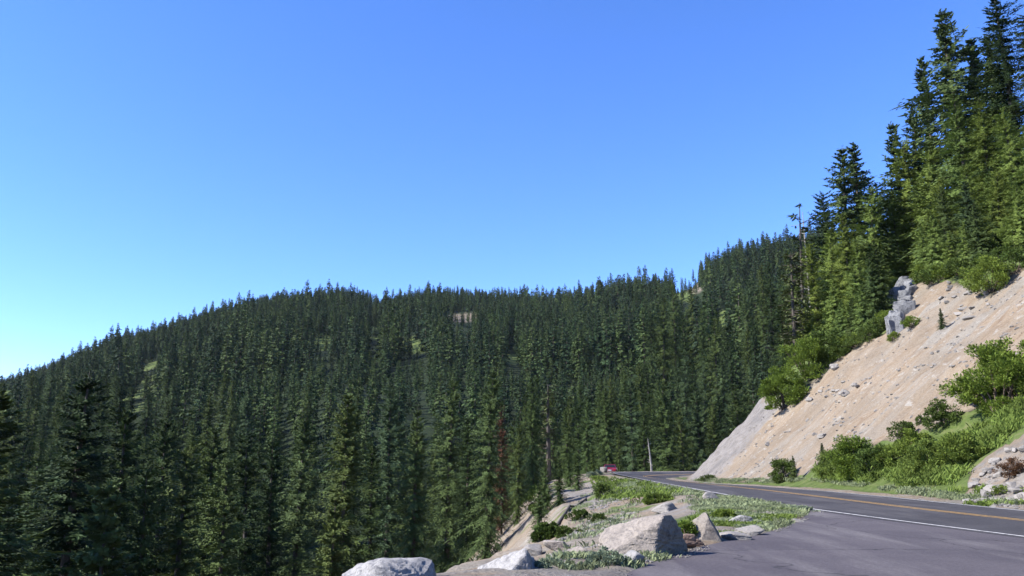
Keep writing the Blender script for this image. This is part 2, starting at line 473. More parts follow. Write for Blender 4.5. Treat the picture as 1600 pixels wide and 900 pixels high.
# ------------------------------------------------------------------ materials
M = {}
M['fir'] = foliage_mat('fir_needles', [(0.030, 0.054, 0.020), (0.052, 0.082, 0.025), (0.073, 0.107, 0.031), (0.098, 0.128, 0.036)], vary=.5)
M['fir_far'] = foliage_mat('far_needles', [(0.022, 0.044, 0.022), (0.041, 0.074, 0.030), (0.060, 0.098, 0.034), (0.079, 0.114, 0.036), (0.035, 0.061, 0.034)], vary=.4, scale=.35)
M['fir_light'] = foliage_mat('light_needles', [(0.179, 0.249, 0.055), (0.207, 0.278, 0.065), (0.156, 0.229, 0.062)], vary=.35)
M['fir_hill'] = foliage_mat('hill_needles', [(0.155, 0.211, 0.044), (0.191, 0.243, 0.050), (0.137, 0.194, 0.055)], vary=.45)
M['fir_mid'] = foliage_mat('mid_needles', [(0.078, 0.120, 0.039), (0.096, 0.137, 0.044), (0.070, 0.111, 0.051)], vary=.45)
M['dead'] = foliage_mat('dead_needles', [(.13, .06, .035), (.11, .055, .035)], vary=.3)
M['moss'] = foliage_mat('pale_needles', [(.10, .125, .05), (.12, .135, .06)], vary=.3)
M['bush'] = foliage_mat('shrub_leaves', [(0.148, 0.218, 0.035), (0.188, 0.251, 0.044), (0.163, 0.226, 0.053)], transl=.28, vary=.4, scale=2.2)
M['bush_dark'] = foliage_mat('dark_leaves', [(0.084, 0.130, 0.029), (0.104, 0.146, 0.035)], transl=.2, vary=.4, scale=2.2)
M['sage'] = foliage_mat('grey_green_leaves', [(0.240, 0.296, 0.192), (0.272, 0.328, 0.216)], transl=.2, vary=.25, scale=3)
M['grass'] = foliage_mat('grass_blades', [(0.152, 0.216, 0.044), (0.184, 0.248, 0.060)], transl=.25, vary=.5, scale=.7)
M['grass_pale'] = foliage_mat('pale_grass_blades', [(0.288, 0.320, 0.184), (0.256, 0.304, 0.160)], transl=.25, vary=.45, scale=.9)
M['red_shrub'] = foliage_mat('reddish_leaves', [(0.152, 0.080, 0.044), (0.128, 0.072, 0.040)], transl=.2, vary=.4, scale=2)

def bark(name, a, b_):
    m, nt, b = new_mat(name)
    n1 = noise(nt, coords(nt, (3, 3, .6)), 4, 5, .7)
    nt.links.new(ramp(nt, n1, [(.35, a), (.65, b_)]), b.inputs['Base Color']); setin(b, Roughness=.92)
    bump(nt, b, n1, .6, .05); return m
M['bark'] = bark('fir_bark', (.045, .036, .028), (.11, .092, .075))
M['snag'] = bark('weathered_wood', (.22, .205, .185), (.42, .40, .37))
M['stem'] = bark('shrub_stem', (.07, .05, .035), (.15, .11, .08))
M['boulder'] = rock_mat('tan_granite', (0.373, 0.329, 0.286), (0.311, 0.261, 0.218), (0.099, 0.087, 0.081), 1.0, .6, .9)
M['grey_rock'] = rock_mat('pale_grey_granite', (0.373, 0.360, 0.348), (0.286, 0.274, 0.267), (0.062, 0.062, 0.068), 1.3, .75, .7)
M['stone'] = rock_mat('pale_stone', (0.328, 0.301, 0.275), (0.253, 0.233, 0.212), (0.132, 0.116, 0.105), 2.0, .35, .5)
M['red_stone'] = rock_mat('rusty_stone', (0.311, 0.212, 0.168), (0.249, 0.168, 0.130), (0.124, 0.081, 0.062), 2.0, .3, .5)
M['crag'] = rock_mat('cracked_grey_rock', (0.225, 0.229, 0.239), (0.182, 0.182, 0.190), (0.026, 0.029, 0.035), .55, .8, .8)

def ground_mat():
    m, nt, b = new_mat('ground_soil')
    at = N(nt, 'ShaderNodeAttribute', attribute_name='zone')
    sep = N(nt, 'ShaderNodeSeparateColor'); nt.links.new(at.outputs['Color'], sep.inputs[0])
    soil, green, grey = sep.outputs[0], sep.outputs[1], sep.outputs[2]
    co = coords(nt)
    nA = noise(nt, co, .22, 6, .6); nB = noise(nt, co, 1.5, 6, .65); nC = noise(nt, co, 9.0, 5, .7)
    strk = noise(nt, coords(nt, (.24, 1.0, .24)), 1.0, 8, .72, 1.1)
    strk2 = noise(nt, coords(nt, (.06, .35, .06)), 1.0, 5, .6, .3)
    tan = ramp(nt, strk, [(.36, (0.216, 0.156, 0.109)), (.46, (0.281, 0.218, 0.155)), (.60, (0.306, 0.251, 0.193)), (.74, (0.316, 0.298, 0.261))])
    tan = mix(nt, ramp(nt, strk2, [(.47, 0.0), (.6, .75)]), tan, (0.278, 0.260, 0.229))
    spk = ramp(nt, nC, [(.32, .66), (.5, 1.0), (.68, 1.18)])
    tan = mix(nt, ramp(nt, nA, [(.42, 0.0), (.66, .6)]), tan, (0.207, 0.168, 0.127))
    tan = mix(nt, ramp(nt, nB, [(.58, 0.0), (.66, .7)]), tan, (0.375, 0.356, 0.324))
    tan = mix(nt, .9, tan, spk, 'MULTIPLY')
    gry = ramp(nt, nB, [(.3, (0.155, 0.144, 0.137)), (.5, (0.243, 0.222, 0.205)), (.72, (0.285, 0.268, 0.254))])
    gry = mix(nt, ramp(nt, nA, [(.5, 0.0), (.6, .6)]), gry, (0.138, 0.131, 0.129))
    gry = mix(nt, .9, gry, spk, 'MULTIPLY')
    grn = ramp(nt, nB, [(.3, (0.064, 0.089, 0.025)), (.5, (0.102, 0.145, 0.038)), (.7, (0.170, 0.178, 0.076))])
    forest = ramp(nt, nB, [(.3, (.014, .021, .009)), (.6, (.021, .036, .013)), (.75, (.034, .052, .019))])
    def sharp(fac, n, lo=.3, hi=.7, amt=.7):
        s = math_(nt, 'ADD', fac, math_(nt, 'MULTIPLY', math_(nt, 'SUBTRACT', n, .5), amt))
        return ramp(nt, s, [(lo, 0.0), (hi, 1.0)])
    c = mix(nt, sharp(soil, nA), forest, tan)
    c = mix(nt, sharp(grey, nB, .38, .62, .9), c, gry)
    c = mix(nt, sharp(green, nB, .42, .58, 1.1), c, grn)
    nt.links.new(c, b.inputs['Base Color']); setin(b, Roughness=.95)
    b.inputs['Specular IOR Level'].default_value = .15
    hh = math_(nt, 'ADD', math_(nt, 'MULTIPLY', nB, .6), math_(nt, 'MULTIPLY', nC, .35))
    hh = math_(nt, 'ADD', hh, math_(nt, 'MULTIPLY', strk, .6))
    bump(nt, b, hh, .9, .22)
    return m
M['ground'] = ground_mat()

def asphalt_mat(name, a, b_, worn):
    m, nt, b = new_mat(name)
    co = coords(nt)
    n1 = noise(nt, co, .35, 5, .6, .4); n2 = noise(nt, co, 55, 3, .6); n3 = noise(nt, coords(nt, (.9, .12, 1)), 1.0, 4, .6)
    n4 = noise(nt, co, 6.0, 5, .7); n5 = noise(nt, co, 14, 4, .75)
    c = ramp(nt, n1, [(.38, a), (.60, b_)])
    c = mix(nt, ramp(nt, n3, [(.5, 0.0), (.72, worn)]), c, (.24, .222, .22))
    c = mix(nt, ramp(nt, n4, [(.62, 0.0), (.74, .25)]), c, (.18, .165, .15))
    c = mix(nt, .75, c, ramp(nt, n2, [(.3, .62), (.7, 1.35)]), 'MULTIPLY')
    c = mix(nt, .8, c, ramp(nt, n5, [(.32, .7), (.68, 1.3)]), 'MULTIPLY')
    v = N(nt, 'ShaderNodeTexVoronoi', feature='DISTANCE_TO_EDGE'); v.inputs['Scale'].default_value = .22
    dn = N(nt, 'ShaderNodeVectorMath', operation='ADD'); nz = N(nt, 'ShaderNodeTexNoise'); setin(nz, Scale=.9, Detail=4.0)
    nt.links.new(co, nz.inputs['Vector']); nt.links.new(co, dn.inputs[0]); nt.links.new(nz.outputs['Color'], dn.inputs[1]); nt.links.new(dn.outputs[0], v.inputs['Vector'])
    crack = ramp(nt, v.outputs['Distance'], [(.0, .8), (.006, 0.0)])
    c = mix(nt, crack, c, (.02, .02, .022))
    nt.links.new(c, b.inputs['Base Color']); setin(b, Roughness=.9)
    b.inputs['Specular IOR Level'].default_value = .2
    bump(nt, b, n2, .35, .01)
    return m
M['turnout'] = asphalt_mat('turnout_asphalt', (0.087, 0.077, 0.089), (0.114, 0.101, 0.112), .5)
M['road'] = asphalt_mat('road_asphalt', (0.053, 0.050, 0.056), (0.074, 0.070, 0.076), .35)
def paint_mat(name, col):
    m, nt, b = new_mat(name)
    n1 = noise(nt, coords(nt), 5, 5, .75)
    nt.links.new(mix(nt, ramp(nt, n1, [(.48, 0.0), (.64, .8)]), col, (.10, .095, .095)), b.inputs['Base Color']); setin(b, Roughness=.8)
    return m
M['white_paint'] = paint_mat('white_paint', (0.612, 0.595, 0.578))
M['yellow_paint'] = paint_mat('yellow_paint', (.46, .27, .075))

# ------------------------------------------------------------------ terrain sheet
def grow(a, step, end, f=1.09):
    r = [a]
    while abs(r[-1]) < abs(end) or (r[-1] - end) * np.sign(end - a) < 0:
        step *= f; r.append(r[-1] + step * np.sign(end - a))
        if (r[-1] - end) * np.sign(end - a) > 0: break
    return r[1:]
xs = np.array(sorted(grow(-14, .4, -2200) + list(np.arange(-14, -2, .3)) + list(np.arange(-2, 13, .14)) + list(np.arange(13, 52, .27)) + grow(52, .4, 2200)))
ys = np.array(sorted(grow(8.5, .25, -90) + list(np.arange(8.5, 30, .15)) + list(np.arange(30, 112, .3)) + grow(112, .45, 2400, 1.05)))
GX, GY = np.meshgrid(xs, ys)
gx, gy = GX.ravel(), GY.ravel()
gz = height(gx, gy)

def px_poly(pts):
    return np.array([hit(*p)[:2] for p in pts])
BARE = px_poly([(1072, 752), (1085, 735), (1125, 690), (1172, 645), (1196, 622), (1240, 628), (1268, 598), (1312, 558), (1335, 545), (1385, 520), (1400, 470), (1432, 440), (1500, 446), (1548, 462), (1605, 408), (1680, 340),
                (1700, 520), (1600, 585), (1520, 640), (1460, 672), (1400, 690), (1300, 705), (1262, 742), (1190, 754), (1130, 753)])
RUBBLE = px_poly([(1500, 790), (1515, 735), (1560, 700), (1620, 670), (1700, 640), (1700, 800)])
bare_in = inside(gx, gy, BARE); bd = dist_poly(gx, gy, np.vstack([BARE, BARE[:1]]))
hillm = inside(gx, gy, HILL_POLY)
df_, ds_ = dist_poly(gx, gy, FOOT), dist_poly(gx, gy, SEDGE)
flatm = inside(gx, gy, FLAT_POLY) & ~hillm
leftm = ~hillm & ~flatm
sd = np.where(bare_in, bd, -bd)
soil = sstep(-1.2, 1.2, sd) * hillm
rub = inside(gx, gy, RUBBLE) & hillm
n_big = fbm(gx / 5, gy / 5, 61, 4)
lower = hillm & ~bare_in & (df_ < 9) & (gy < 80)
green = np.where(lower & ~rub, .95, 0.0)
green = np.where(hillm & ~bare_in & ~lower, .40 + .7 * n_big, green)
grey = np.where(rub, .5, 0.0)
soil = np.where(rub, .9, soil)
# grey talus at the nose of the cut slope
nose = sstep(66, 82, gy - .25 * (gx - 17) + 6 * n_big) * hillm * sstep(-1, 1, sd)
grey = np.maximum(grey, nose * .72)
# bench
soil = np.where(flatm, .9, soil)
grey = np.where(flatm, .45 + .5 * n_big, grey)
green = np.where(flatm, .30 + 1.1 * fbm(gx / 2.2, gy / 2.2, 63, 3) + .1 * (gy > 20), green)
green = np.where(flatm & (gx > 14), .35 + .8 * n_big, green)
soil = np.where(leftm & (gy < 140), sstep(20, 9, ds_ + 4 * n_big), soil)
grey = np.where(leftm & (gy < 140), sstep(14, 4, ds_) * (.42 + .5 * n_big), grey)
green = np.where(leftm & (gy < 140), sstep(13, 4, ds_) * (.22 + 1.0 * fbm(gx / 2.5, gy / 2.5, 64, 3)), green)
# clearings on the far mountainside
CLEAR = [(232, 595, 13, 30, 'g', .5), (205, 625, 14, 22, 'g', .5), (505, 537, 24, 9, 'g', 0), (648, 540, 24, 10, 'g', .2), (722, 495, 24, 6.5, 't', 0), (1086, 452, 15, 7, 't', -.4), (1066, 462, 16, 7, 'g', -.4),
         (585, 518, 10, 12, 'g', 0), (345, 628, 8, 6, 'g', 0), (1130, 505, 10, 16, 'g', 0), (800, 560, 10, 8, 'g', 0)]
ppx, ppy = to_px(gx, gy, gz)
fm = gy > 250
for cx, cy, rx, ry, kind, sl in CLEAR:
    q = ((ppx - cx + sl * (ppy - cy)) / (rx * 1.25)) ** 2 + ((ppy - cy) / (ry * 1.4)) ** 2
    w_ = sstep(1.5, .7, q) * fm
    if kind == 'g': green = np.maximum(green, w_ * .75)
    else: soil = np.maximum(soil, w_ * .62); grey = np.maximum(grey, w_ * .3)
zone = np.stack([np.clip(soil, 0, 1), np.clip(green, 0, 1), np.clip(grey, 0, 1), np.ones(len(gx))], 1).astype(np.float32)
nx, ny = len(xs), len(ys)
idx = np.arange(nx * ny).reshape(ny, nx)
quads = np.stack([idx[:-1, :-1], idx[:-1, 1:], idx[1:, 1:], idx[1:, :-1]], 2).reshape(-1, 4)
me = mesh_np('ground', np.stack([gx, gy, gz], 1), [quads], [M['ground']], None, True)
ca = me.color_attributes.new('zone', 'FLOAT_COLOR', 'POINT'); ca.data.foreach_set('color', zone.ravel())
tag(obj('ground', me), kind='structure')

# ------------------------------------------------------------------ paving
def resample(P, n, y0=None, s=None):
    d = np.concatenate([[0], np.cumsum(np.hypot(*np.diff(P, axis=0).T))])
    q = np.linspace(0, 1, n) if s is None else s
    return np.stack([np.interp(q * d[-1], d, P[:, 0]), np.interp(q * d[-1], d, P[:, 1])], 1)
def smooth(P, k=3):
    P = P.copy()
    for _ in range(k): P[1:-1] = (P[:-2] + 2 * P[1:-1] + P[2:]) / 4
    return P
NS = 240
pos = np.linspace(0, 1, len(OUTER))
def by_index(P):
    return smooth(np.stack([np.interp(np.linspace(0, 1, NS), pos, P[:, k]) for k in (0, 1)], 1), 12)
Ro, Ri = by_index(OUTER), by_index(INNER)
def ribbon(name, f0, f1, dz, mat, a=0, b=NS, cols=1, parent=None):
    V, Q = [], []
    fr = np.linspace(f0, f1, cols + 1)
    for i in range(a, b):
        po = np.array([*Ro[i], float(z_out(Ro[i, 1]))]); pi_ = np.array([*Ri[i], float(z_in(Ri[i, 1]))])
        for f in fr: V.append(po * (1 - f) + pi_ * f + [0, 0, dz])
    c = cols + 1
    for i in range(b - a - 1):
        for k in range(cols): Q.append((i * c + k, i * c + k + 1, (i + 1) * c + k + 1, (i + 1) * c + k))
    return obj(name, mesh_np(name, V, [np.array(Q)], [mat]), parent)
tag(ribbon('road', 0, 1, .004, M['road'], cols=8), kind='structure')
tag(ribbon('road_edge_line', .035, .053, .009, M['white_paint']), kind='structure')
tag(ribbon('road_edge_line', .955, .972, .009, M['white_paint']), kind='structure')
tag(ribbon('road_centre_line', .535, .553, .009, M['yellow_paint']), kind='structure')
tag(ribbon('road_centre_line', .571, .589, .009, M['yellow_paint']), kind='structure')
import bmesh
bm = bmesh.new()
f = bm.faces.new([bm.verts.new((p[0], p[1], 0.0)) for p in TURN_POLY])
bmesh.ops.triangulate(bm, faces=[f])
me = bpy.data.meshes.new('turnout_pavement'); bm.to_mesh(me); bm.free(); me.materials.append(M['turnout'])
tag(obj('turnout_pavement', me), kind='structure')

# ------------------------------------------------------------------ trees
def proto(mb_trunk, needle, name):
    mb, (tv, tq) = mb_trunk
    return mb.mesh(name + '_crown', [M[needle]]), mesh_np(name + '_trunk', tv, [tq], [M['bark']], None, True)
P_TALL = [conifer(100 + i, 30, r, b, .74, 9, 44, .056, d, rg, pw, g, .3, .42) for i, (r, b, d, rg, pw, g) in enumerate(
    [(4.3, .05, .42, .34, .66, .12), (3.8, .06, .50, .38, .58, .14), (3.4, .08, .40, .42, .52, .16), (4.1, .05, .55, .32, .74, .12), (3.2, .10, .48, .45, .50, .20), (3.7, .06, .35, .38, .60, .15)])]
P_YOUNG = [conifer(140 + i, 14, r, .03, .42, 8, 24, .055, .32, .28, .80, .06, .25, .6) for i, r in enumerate((2.7, 2.3, 3.0))]
P_OLD = [conifer(160 + i, 24, r, .10, .58, 9, 34, .066, .6, .55, .78, .14, .12, .5) for i, r in enumerate((3.8, 3.3, 4.1))]
SHAPES = {'tall': P_TALL, 'young': P_YOUNG, 'old': P_OLD}
MESH = {}
PROTO = {}
NAT = {'tall': 30.0, 'young': 14.0, 'old': 24.0}
rng = np.random.default_rng(7); random.seed(7)

def make_tree(kind, nd, v, x, y, z, H, label, group=None, wide=1.0, name='fir_tree', cat='conifer tree'):
    key = (kind, nd, v % len(SHAPES[kind]))
    s = H / NAT[kind]
    if key not in PROTO:
        if key not in MESH: MESH[key] = proto(SHAPES[kind][key[2]], nd, kind + '_' + nd)
        cm, tm = MESH[key]
        root = obj(name, None); PROTO[key] = root
        obj('crown', cm, root); obj('trunk', tm, root)
    else:
        src = PROTO[key]
        root = src.copy(); C.objects.link(root)
        for k in ('group', 'label'):
            if k in root: del root[k]
        for ch in src.children:
            c = ch.copy(); C.objects.link(c); c.parent = root
    root.location = (x, y, z - .3); root.rotation_euler = (0, 0, rng.uniform(0, 2 * PI)); root.scale = (s * wide, s * wide, s)
    tag(root, label, cat, group)
    return root

TREES = []          # every planted stem: x, y
def tree_px(px, py, depth, kind, nd, v, label, group=None, wide=1.0):
    p = at_depth(px, py, depth); g = h1(p[0], p[1]); H = max(3.0, p[2] - g + .3)
    TREES.append((p[0], p[1]))
    return make_tree(kind, nd, v, p[0], p[1], g, H, label, group, wide)

# foremost firs of the valley, each one placed where its tip stands
VALLEY = [
 (6, 590, 46, 'tall', 'fir', 3, 'tall near-black conifer cut off by the left edge of the photo', 1.35),
 (128, 572, 55, 'tall', 'fir', 3, 'broad tall conifer with sunlit left flank, first tall tip from the left edge', 1.15),
 (172, 752, 47, 'young', 'fir_mid', 0, 'short pointed sunlit fir between the broad left conifer and its right neighbour', .85),
 (203, 632, 64, 'tall', 'fir', 1, 'dark conifer just right of the broad tall conifer on the left', 1.0),
 (236, 735, 56, 'tall', 'fir', 2, 'slim low conifer in front of the green avalanche strip', .8),
 (262, 655, 84, 'tall', 'fir', 5, 'dim conifer with blunt tip below the green avalanche strip', 1.0),
 (291, 690, 66, 'tall', 'fir', 4, 'bluish green conifer left of the pale lichen-draped one', 1.0),
 (330, 668, 88, 'tall', 'fir', 2, 'conifer with dull grey green crown behind the pale-flecked pair', 1.0),
 (357, 712, 60, 'tall', 'fir_mid', 4, 'thin pale-flecked conifer standing right of the bluish green one', .9),
 (400, 672, 74, 'tall', 'fir', 1, 'conifer with pale twig tips a third of the way across the valley', 1.0),
 (432, 690, 62, 'tall', 'fir', 2, 'dark slender conifer left of the yellow green paired firs', .9),
 (470, 650, 80, 'tall', 'fir_mid', 5, 'mid green conifer left of the one with a black right side', 1.0),
 (543, 612, 62, 'tall', 'fir', 0, 'wide conifer with dense black right side in the middle of the valley', 1.05),
 (520, 775, 49, 'young', 'fir', 1, 'small thin spire of a fir below the wide black-sided conifer', .75),
 (584, 690, 70, 'tall', 'fir', 4, 'narrow dark conifer left of the bright green fir', .95),
 (612, 608, 100, 'tall', 'fir_mid', 2, 'tall back-row conifer whose tip stands above the bright green fir', 1.0),
 (650, 632, 64, 'tall', 'fir_mid', 3, 'bright green fir lit from the left above the front boulder', .95),
 (702, 592, 84, 'tall', 'fir_mid', 1, 'tall olive conifer between the bright green fir and the tiered fir', 1.0),
 (732, 650, 72, 'tall', 'fir', 4, 'dull conifer tucked against the left of the tiered fir', .9),
 (762, 578, 62, 'tall', 'fir_mid', 0, 'tallest tiered fir with layered sunlit boughs above the front boulders', .95),
 (832, 622, 86, 'tall', 'fir_mid', 2, 'conifer right of the red-brown dead tree', 1.0),
 (808, 660, 70, 'tall', 'fir', 5, 'dark leaning conifer with bare lower trunk beside the dead tree', .85),
 (886, 640, 78, 'tall', 'fir_mid', 5, 'olive conifer rising over the leafy brush of the bank', .95),
 (852, 720, 55, 'young', 'fir_mid', 2, 'young fir low beside the bank at the edge of the dark trunks', .8),
 (915, 618, 104, 'tall', 'fir_mid', 1, 'upright conifer directly left of the red car', 1.0),
 (946, 602, 122, 'tall', 'fir_mid', 3, 'conifer standing behind the red car', 1.0),
 (986, 592, 140, 'tall', 'fir_mid', 4, 'tall conifer behind the left end of the far road bend', 1.1),
 (966, 665, 118, 'tall', 'fir', 2, 'shorter conifer beside the red car on its right', .9),
 (1004, 640, 136, 'tall', 'fir', 1, 'conifer left of the white dead trunk behind the road bend', .95),
 (1042, 600, 150, 'tall', 'fir_mid', 0, 'tall conifer right of the white dead trunk behind the road bend', 1.05),
 (1066, 640, 138, 'tall', 'fir', 5, 'middle-sized conifer over the far road between two taller ones', .95),
 (1090, 605, 150, 'tall', 'fir_mid', 2, 'tall conifer over the foot of the bare cut slope', 1.0),
 (1122, 612, 150, 'tall', 'fir', 3, 'dark conifer half hidden by the bare nose of the cut slope', 1.0),
 (1152, 600, 152, 'tall', 'fir', 1, 'conifer whose lower half the grey slope nose hides', 1.0),
]
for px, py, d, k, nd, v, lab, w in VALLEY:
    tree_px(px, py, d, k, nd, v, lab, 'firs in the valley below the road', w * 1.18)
tree_px(784, 634, 74, 'tall', 'dead', 4, 'red-brown dead conifer right of the tallest tiered fir', None, .75)

# wooded hill above the cut slope
HILLT = [
 (1478, 8, 82, 'old', 'fir_mid', 0, 'tall dark fir with bare gap under its tufted top, left of the tallest two', 1.0),
 (1508, 62, 86, 'old', 'fir_mid', 1, 'dark fir right behind the tufted-top fir on the hill', 1.0),
 (1444, 88, 88, 'old', 'fir_mid', 1, 'thin-topped sparse fir left of the tufted-top fir', .7),
 (1422, 170, 90, 'old', 'fir_mid', 2, 'sparse dark fir below the thin-topped one', .8),
 (1396, 186, 92, 'old', 'fir_mid', 0, 'dark fir at the open left edge of the tall hill group', .8),
 (1560, -8, 74, 'tall', 'fir', 2, 'very tall dark fir reaching the top edge of the photo', 1.0),
 (1540, 50, 78, 'old', 'fir_mid', 2, 'dark fir leaning on the very tall one at the top edge', .9),
 (1606, 20, 72, 'tall', 'fir', 4, 'tall dark fir cut off by the right edge of the photo', 1.0),
 (1308, 228, 96, 'old', 'fir_mid', 0, 'twin dark fir with ragged crown, the left of a touching pair on the hill', 1.0),
 (1331, 221, 98, 'old', 'fir_mid', 1, 'reddish-topped ragged fir, the right of a touching pair on the hill', .9),
 (1352, 292, 92, 'tall', 'fir_light', 1, 'small yellow green fir top right of the ragged pair', .95),
 (1372, 285, 93, 'tall', 'fir_hill', 2, 'slim green fir between the ragged pair and the tall hill group', .9),
 (1398, 300, 88, 'tall', 'fir_hill', 0, 'grey green fir standing over the cracked grey outcrop', .9),
 (1414, 218, 88, 'tall', 'fir_hill', 4, 'grey green tall fir under the sparse dark firs', .9),
 (1440, 225, 82, 'tall', 'fir_light', 0, 'bright green full fir left of the brightest central one', 1.0),
 (1494, 140, 78, 'tall', 'fir_light', 3, 'large bright yellow green fir in the middle of the hill group', 1.1),
 (1466, 280, 76, 'tall', 'fir_hill', 1, 'lower mid green fir in front of the hill group', 1.1),
 (1530, 150, 74, 'tall', 'fir_hill', 3, 'bulky green fir below the two tallest dark firs', 1.1),
 (1512, 255, 71, 'tall', 'fir_light', 5, 'broad lower yellow green fir above the brow of the bare slope', 1.15),
 (1572, 165, 69, 'tall', 'fir_light', 0, 'bright fir left of the fir at the right edge', 1.05),
 (1604, 190, 64, 'tall', 'fir_light', 3, 'nearest bright green fir crowding the right edge of the photo', 1.1),
 (1552, 265, 67, 'tall', 'fir_hill', 0, 'dark-centred green fir low over the brow near the right edge', 1.1),
 (1318, 330, 90, 'tall', 'fir_hill', 3, 'fir in front of the ragged pair above the bare slope', .95),
 (1290, 355, 93, 'tall', 'fir_light', 0, 'yellow green fir below the ragged pair, over the big shrub', 1.0),
 (1338, 372, 87, 'tall', 'fir_light', 4, 'slender yellow green fir near the edge of the bare slope', .95),
 (1368, 372, 86, 'tall', 'fir_light', 1, 'light green fir beside the cracked grey outcrop', .95),
 (1270, 380, 96, 'tall', 'fir_hill', 5, 'fir right of the bare-limbed snag', .95),
 (1286, 300, 100, 'tall', 'fir', 4, 'dark fir just left of the ragged pair', .8),
 (1240, 430, 97, 'tall', 'fir_hill', 2, 'fir at the foot of the bare-limbed snag', .9),
 (1222, 478, 97, 'tall', 'fir', 1, 'small dark fir at the left end of the hill group', .9),
 (1300, 430, 88, 'young', 'fir_light', 0, 'young bright fir above the edge of the bare slope, over the big shrub', 1.0),
 (1262, 470, 92, 'young', 'fir_hill', 2, 'young fir poking up behind the big shrub on the slope nose', .9),
 (1404, 372, 84, 'young', 'fir_hill', 1, 'young fir standing against the outcrop top', 1.0),
 (1440, 345, 78, 'young', 'fir_light', 2, 'young light fir right of the outcrop', 1.0),
 (1478, 370, 73, 'young', 'fir_hill', 0, 'young fir on the brow in front of the tall group', 1.0),
 (1530, 345, 68, 'young', 'fir_light', 1, 'young bright fir on the brow above the small slope shrub', 1.0),
 (1586, 290, 62, 'young', 'fir_light', 0, 'young bright fir on the brow by the right edge', 1.0),
]
_hx = [1200, 1240, 1300, 1340, 1400, 1440, 1500, 1550, 1610]
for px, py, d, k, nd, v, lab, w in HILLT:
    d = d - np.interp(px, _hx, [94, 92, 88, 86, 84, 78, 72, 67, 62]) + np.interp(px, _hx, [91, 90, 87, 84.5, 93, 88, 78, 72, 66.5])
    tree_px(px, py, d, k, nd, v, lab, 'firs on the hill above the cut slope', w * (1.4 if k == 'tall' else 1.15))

def make_snag(px, py, depth, base_z=None, **kw):
    lab = kw.pop('label'); needle = kw.pop('needle', None); name = kw.pop('name', 'dead_tree')
    p = at_depth(px, py, depth); g = h1(p[0], p[1])
    wood, leaf = snag(H=p[2] - g + .3, **kw)
    root = obj(name, None, None, (p[0], p[1], g - .3)); tag(root, lab, 'dead tree')
    obj('trunk', wood.mesh('snag_trunk', [M['snag'] if kw.get('foliage', 0) < .4 else M['bark']]), root)
    if leaf.n: obj('crown', leaf.mesh('snag_crown', [M[needle or 'fir']]), root)
    TREES.append((p[0], p[1]))
make_snag(1240, 318, 101, seed=3, n=60, r0=.34, foliage=2.0, limb=1.4, label='bare-limbed snag with a few tufted boughs against the sky', needle='fir')
make_snag(1256, 332, 103, seed=5, n=24, r0=.22, foliage=.35, label='thin bare spike of a dead tree right beside the tufted snag', needle='fir')
make_snag(1017, 685, 128, seed=8, n=14, r0=.2, foliage=0, label='short white dead trunk behind the road bend')
make_snag(856, 600, 92, seed=11, n=60, r0=.3, foliage=.5, label='pale grey trunk with thin boughs standing tallest left of the red car', needle='moss')
make_snag(1232, 395, 91, seed=14, n=90, r0=.25, foliage=1.1, limb=1.3, label='lichen-draped pale half-dead tree under the tufted snag', needle='moss')
make_snag(388, 468, 900, seed=17, n=20, r0=.5, foliage=1.2, label='lone thin tree rising above the far left skyline', needle='fir')

for px, py, d, v, nd, lab in [(902, 752, 62, 0, 'fir_mid', 'young fir on the outer foot of the bank below the red car'), (874, 772, 53, 1, 'fir', 'dark young fir at the bank foot beside the leafy brush'),
                          (842, 778, 46, 2, 'fir_mid', 'young fir low at the bank foot, left of the dark one'), (926, 716, 80, 1, 'fir', 'slim dark fir at the outer bank edge just left of the car'), (888, 726, 70, 2, 'fir_mid', 'bushy young fir rising behind the two at the bank foot')]:
    tree_px(px, py, d, 'young', nd, v, lab, 'young firs along the foot of the bank', 1.1)

# ---- the rest of the valley and mountain forest: candidates on the real ground
def scatter(n, x0, x1, y0, y1):
    return rng.uniform(x0, x1, n), rng.uniform(y0, y1, n)
cand = []
def poisson(X, Y, keep_r):
    """grid-based thinning"""
    cell, out = {}, []
    for i in range(len(X)):
        r = keep_r[i] if np.ndim(keep_r) else keep_r
        cx, cy = int(X[i] // 8), int(Y[i] // 8); ok = True
        for a in (-1, 0, 1):
            for b in (-1, 0, 1):
                for (u, v) in cell.get((cx + a, cy + b), ()):
                    if (u - X[i]) ** 2 + (v - Y[i]) ** 2 < r * r: ok = False; break
                if not ok: break
            if not ok: break
        if ok:
            cell.setdefault((cx, cy), []).append((X[i], Y[i])); out.append(i)
    return np.array(out, int)
Yc = np.sqrt(rng.uniform(48 ** 2, 1130 ** 2, 60000)); Xc = rng.uniform(-.70, .40, 60000) * Yc
seedx = np.array([t[0] for t in TREES]); seedy = np.array([t[1] for t in TREES])
Xc = np.concatenate([seedx, Xc]); Yc = np.concatenate([seedy, Yc])
kr = np.where(Yc < 140, 7.8, np.where(Yc < 330, 5.8, 5.1))
keep = poisson(Xc, Yc, kr); keep = keep[keep >= len(seedx)]
X, Y = Xc[keep], Yc[keep]
Zg = height(X, Y)
hl = inside(X, Y, HILL_POLY); fl = inside(X, Y, FLAT_POLY)
dS = dist_poly(X, Y, SEDGE); tx0 = to_px(X, Y, Zg)[0]
ok = ~fl & ~hl & ((Y > 200) | (dS > 11.5)) & (Y > np.where(tx0 < 800, 92, 80))
yr_ = np.interp(800 + 1240 * X / Y, [-400, 0, 540, 850, 1100, 1215, 1500], [1150, 1060, 940, 880, 790, 730, 600])
ok &= Y < yr_ + 25
Ht = rng.uniform(17, 27, len(X)) * np.where(Y < 330, 1.12, 1.0) * np.where(rng.random(len(X)) < .12, .6, 1.0)
clump = fbm(X / 45, Y / 45, 88, 3)
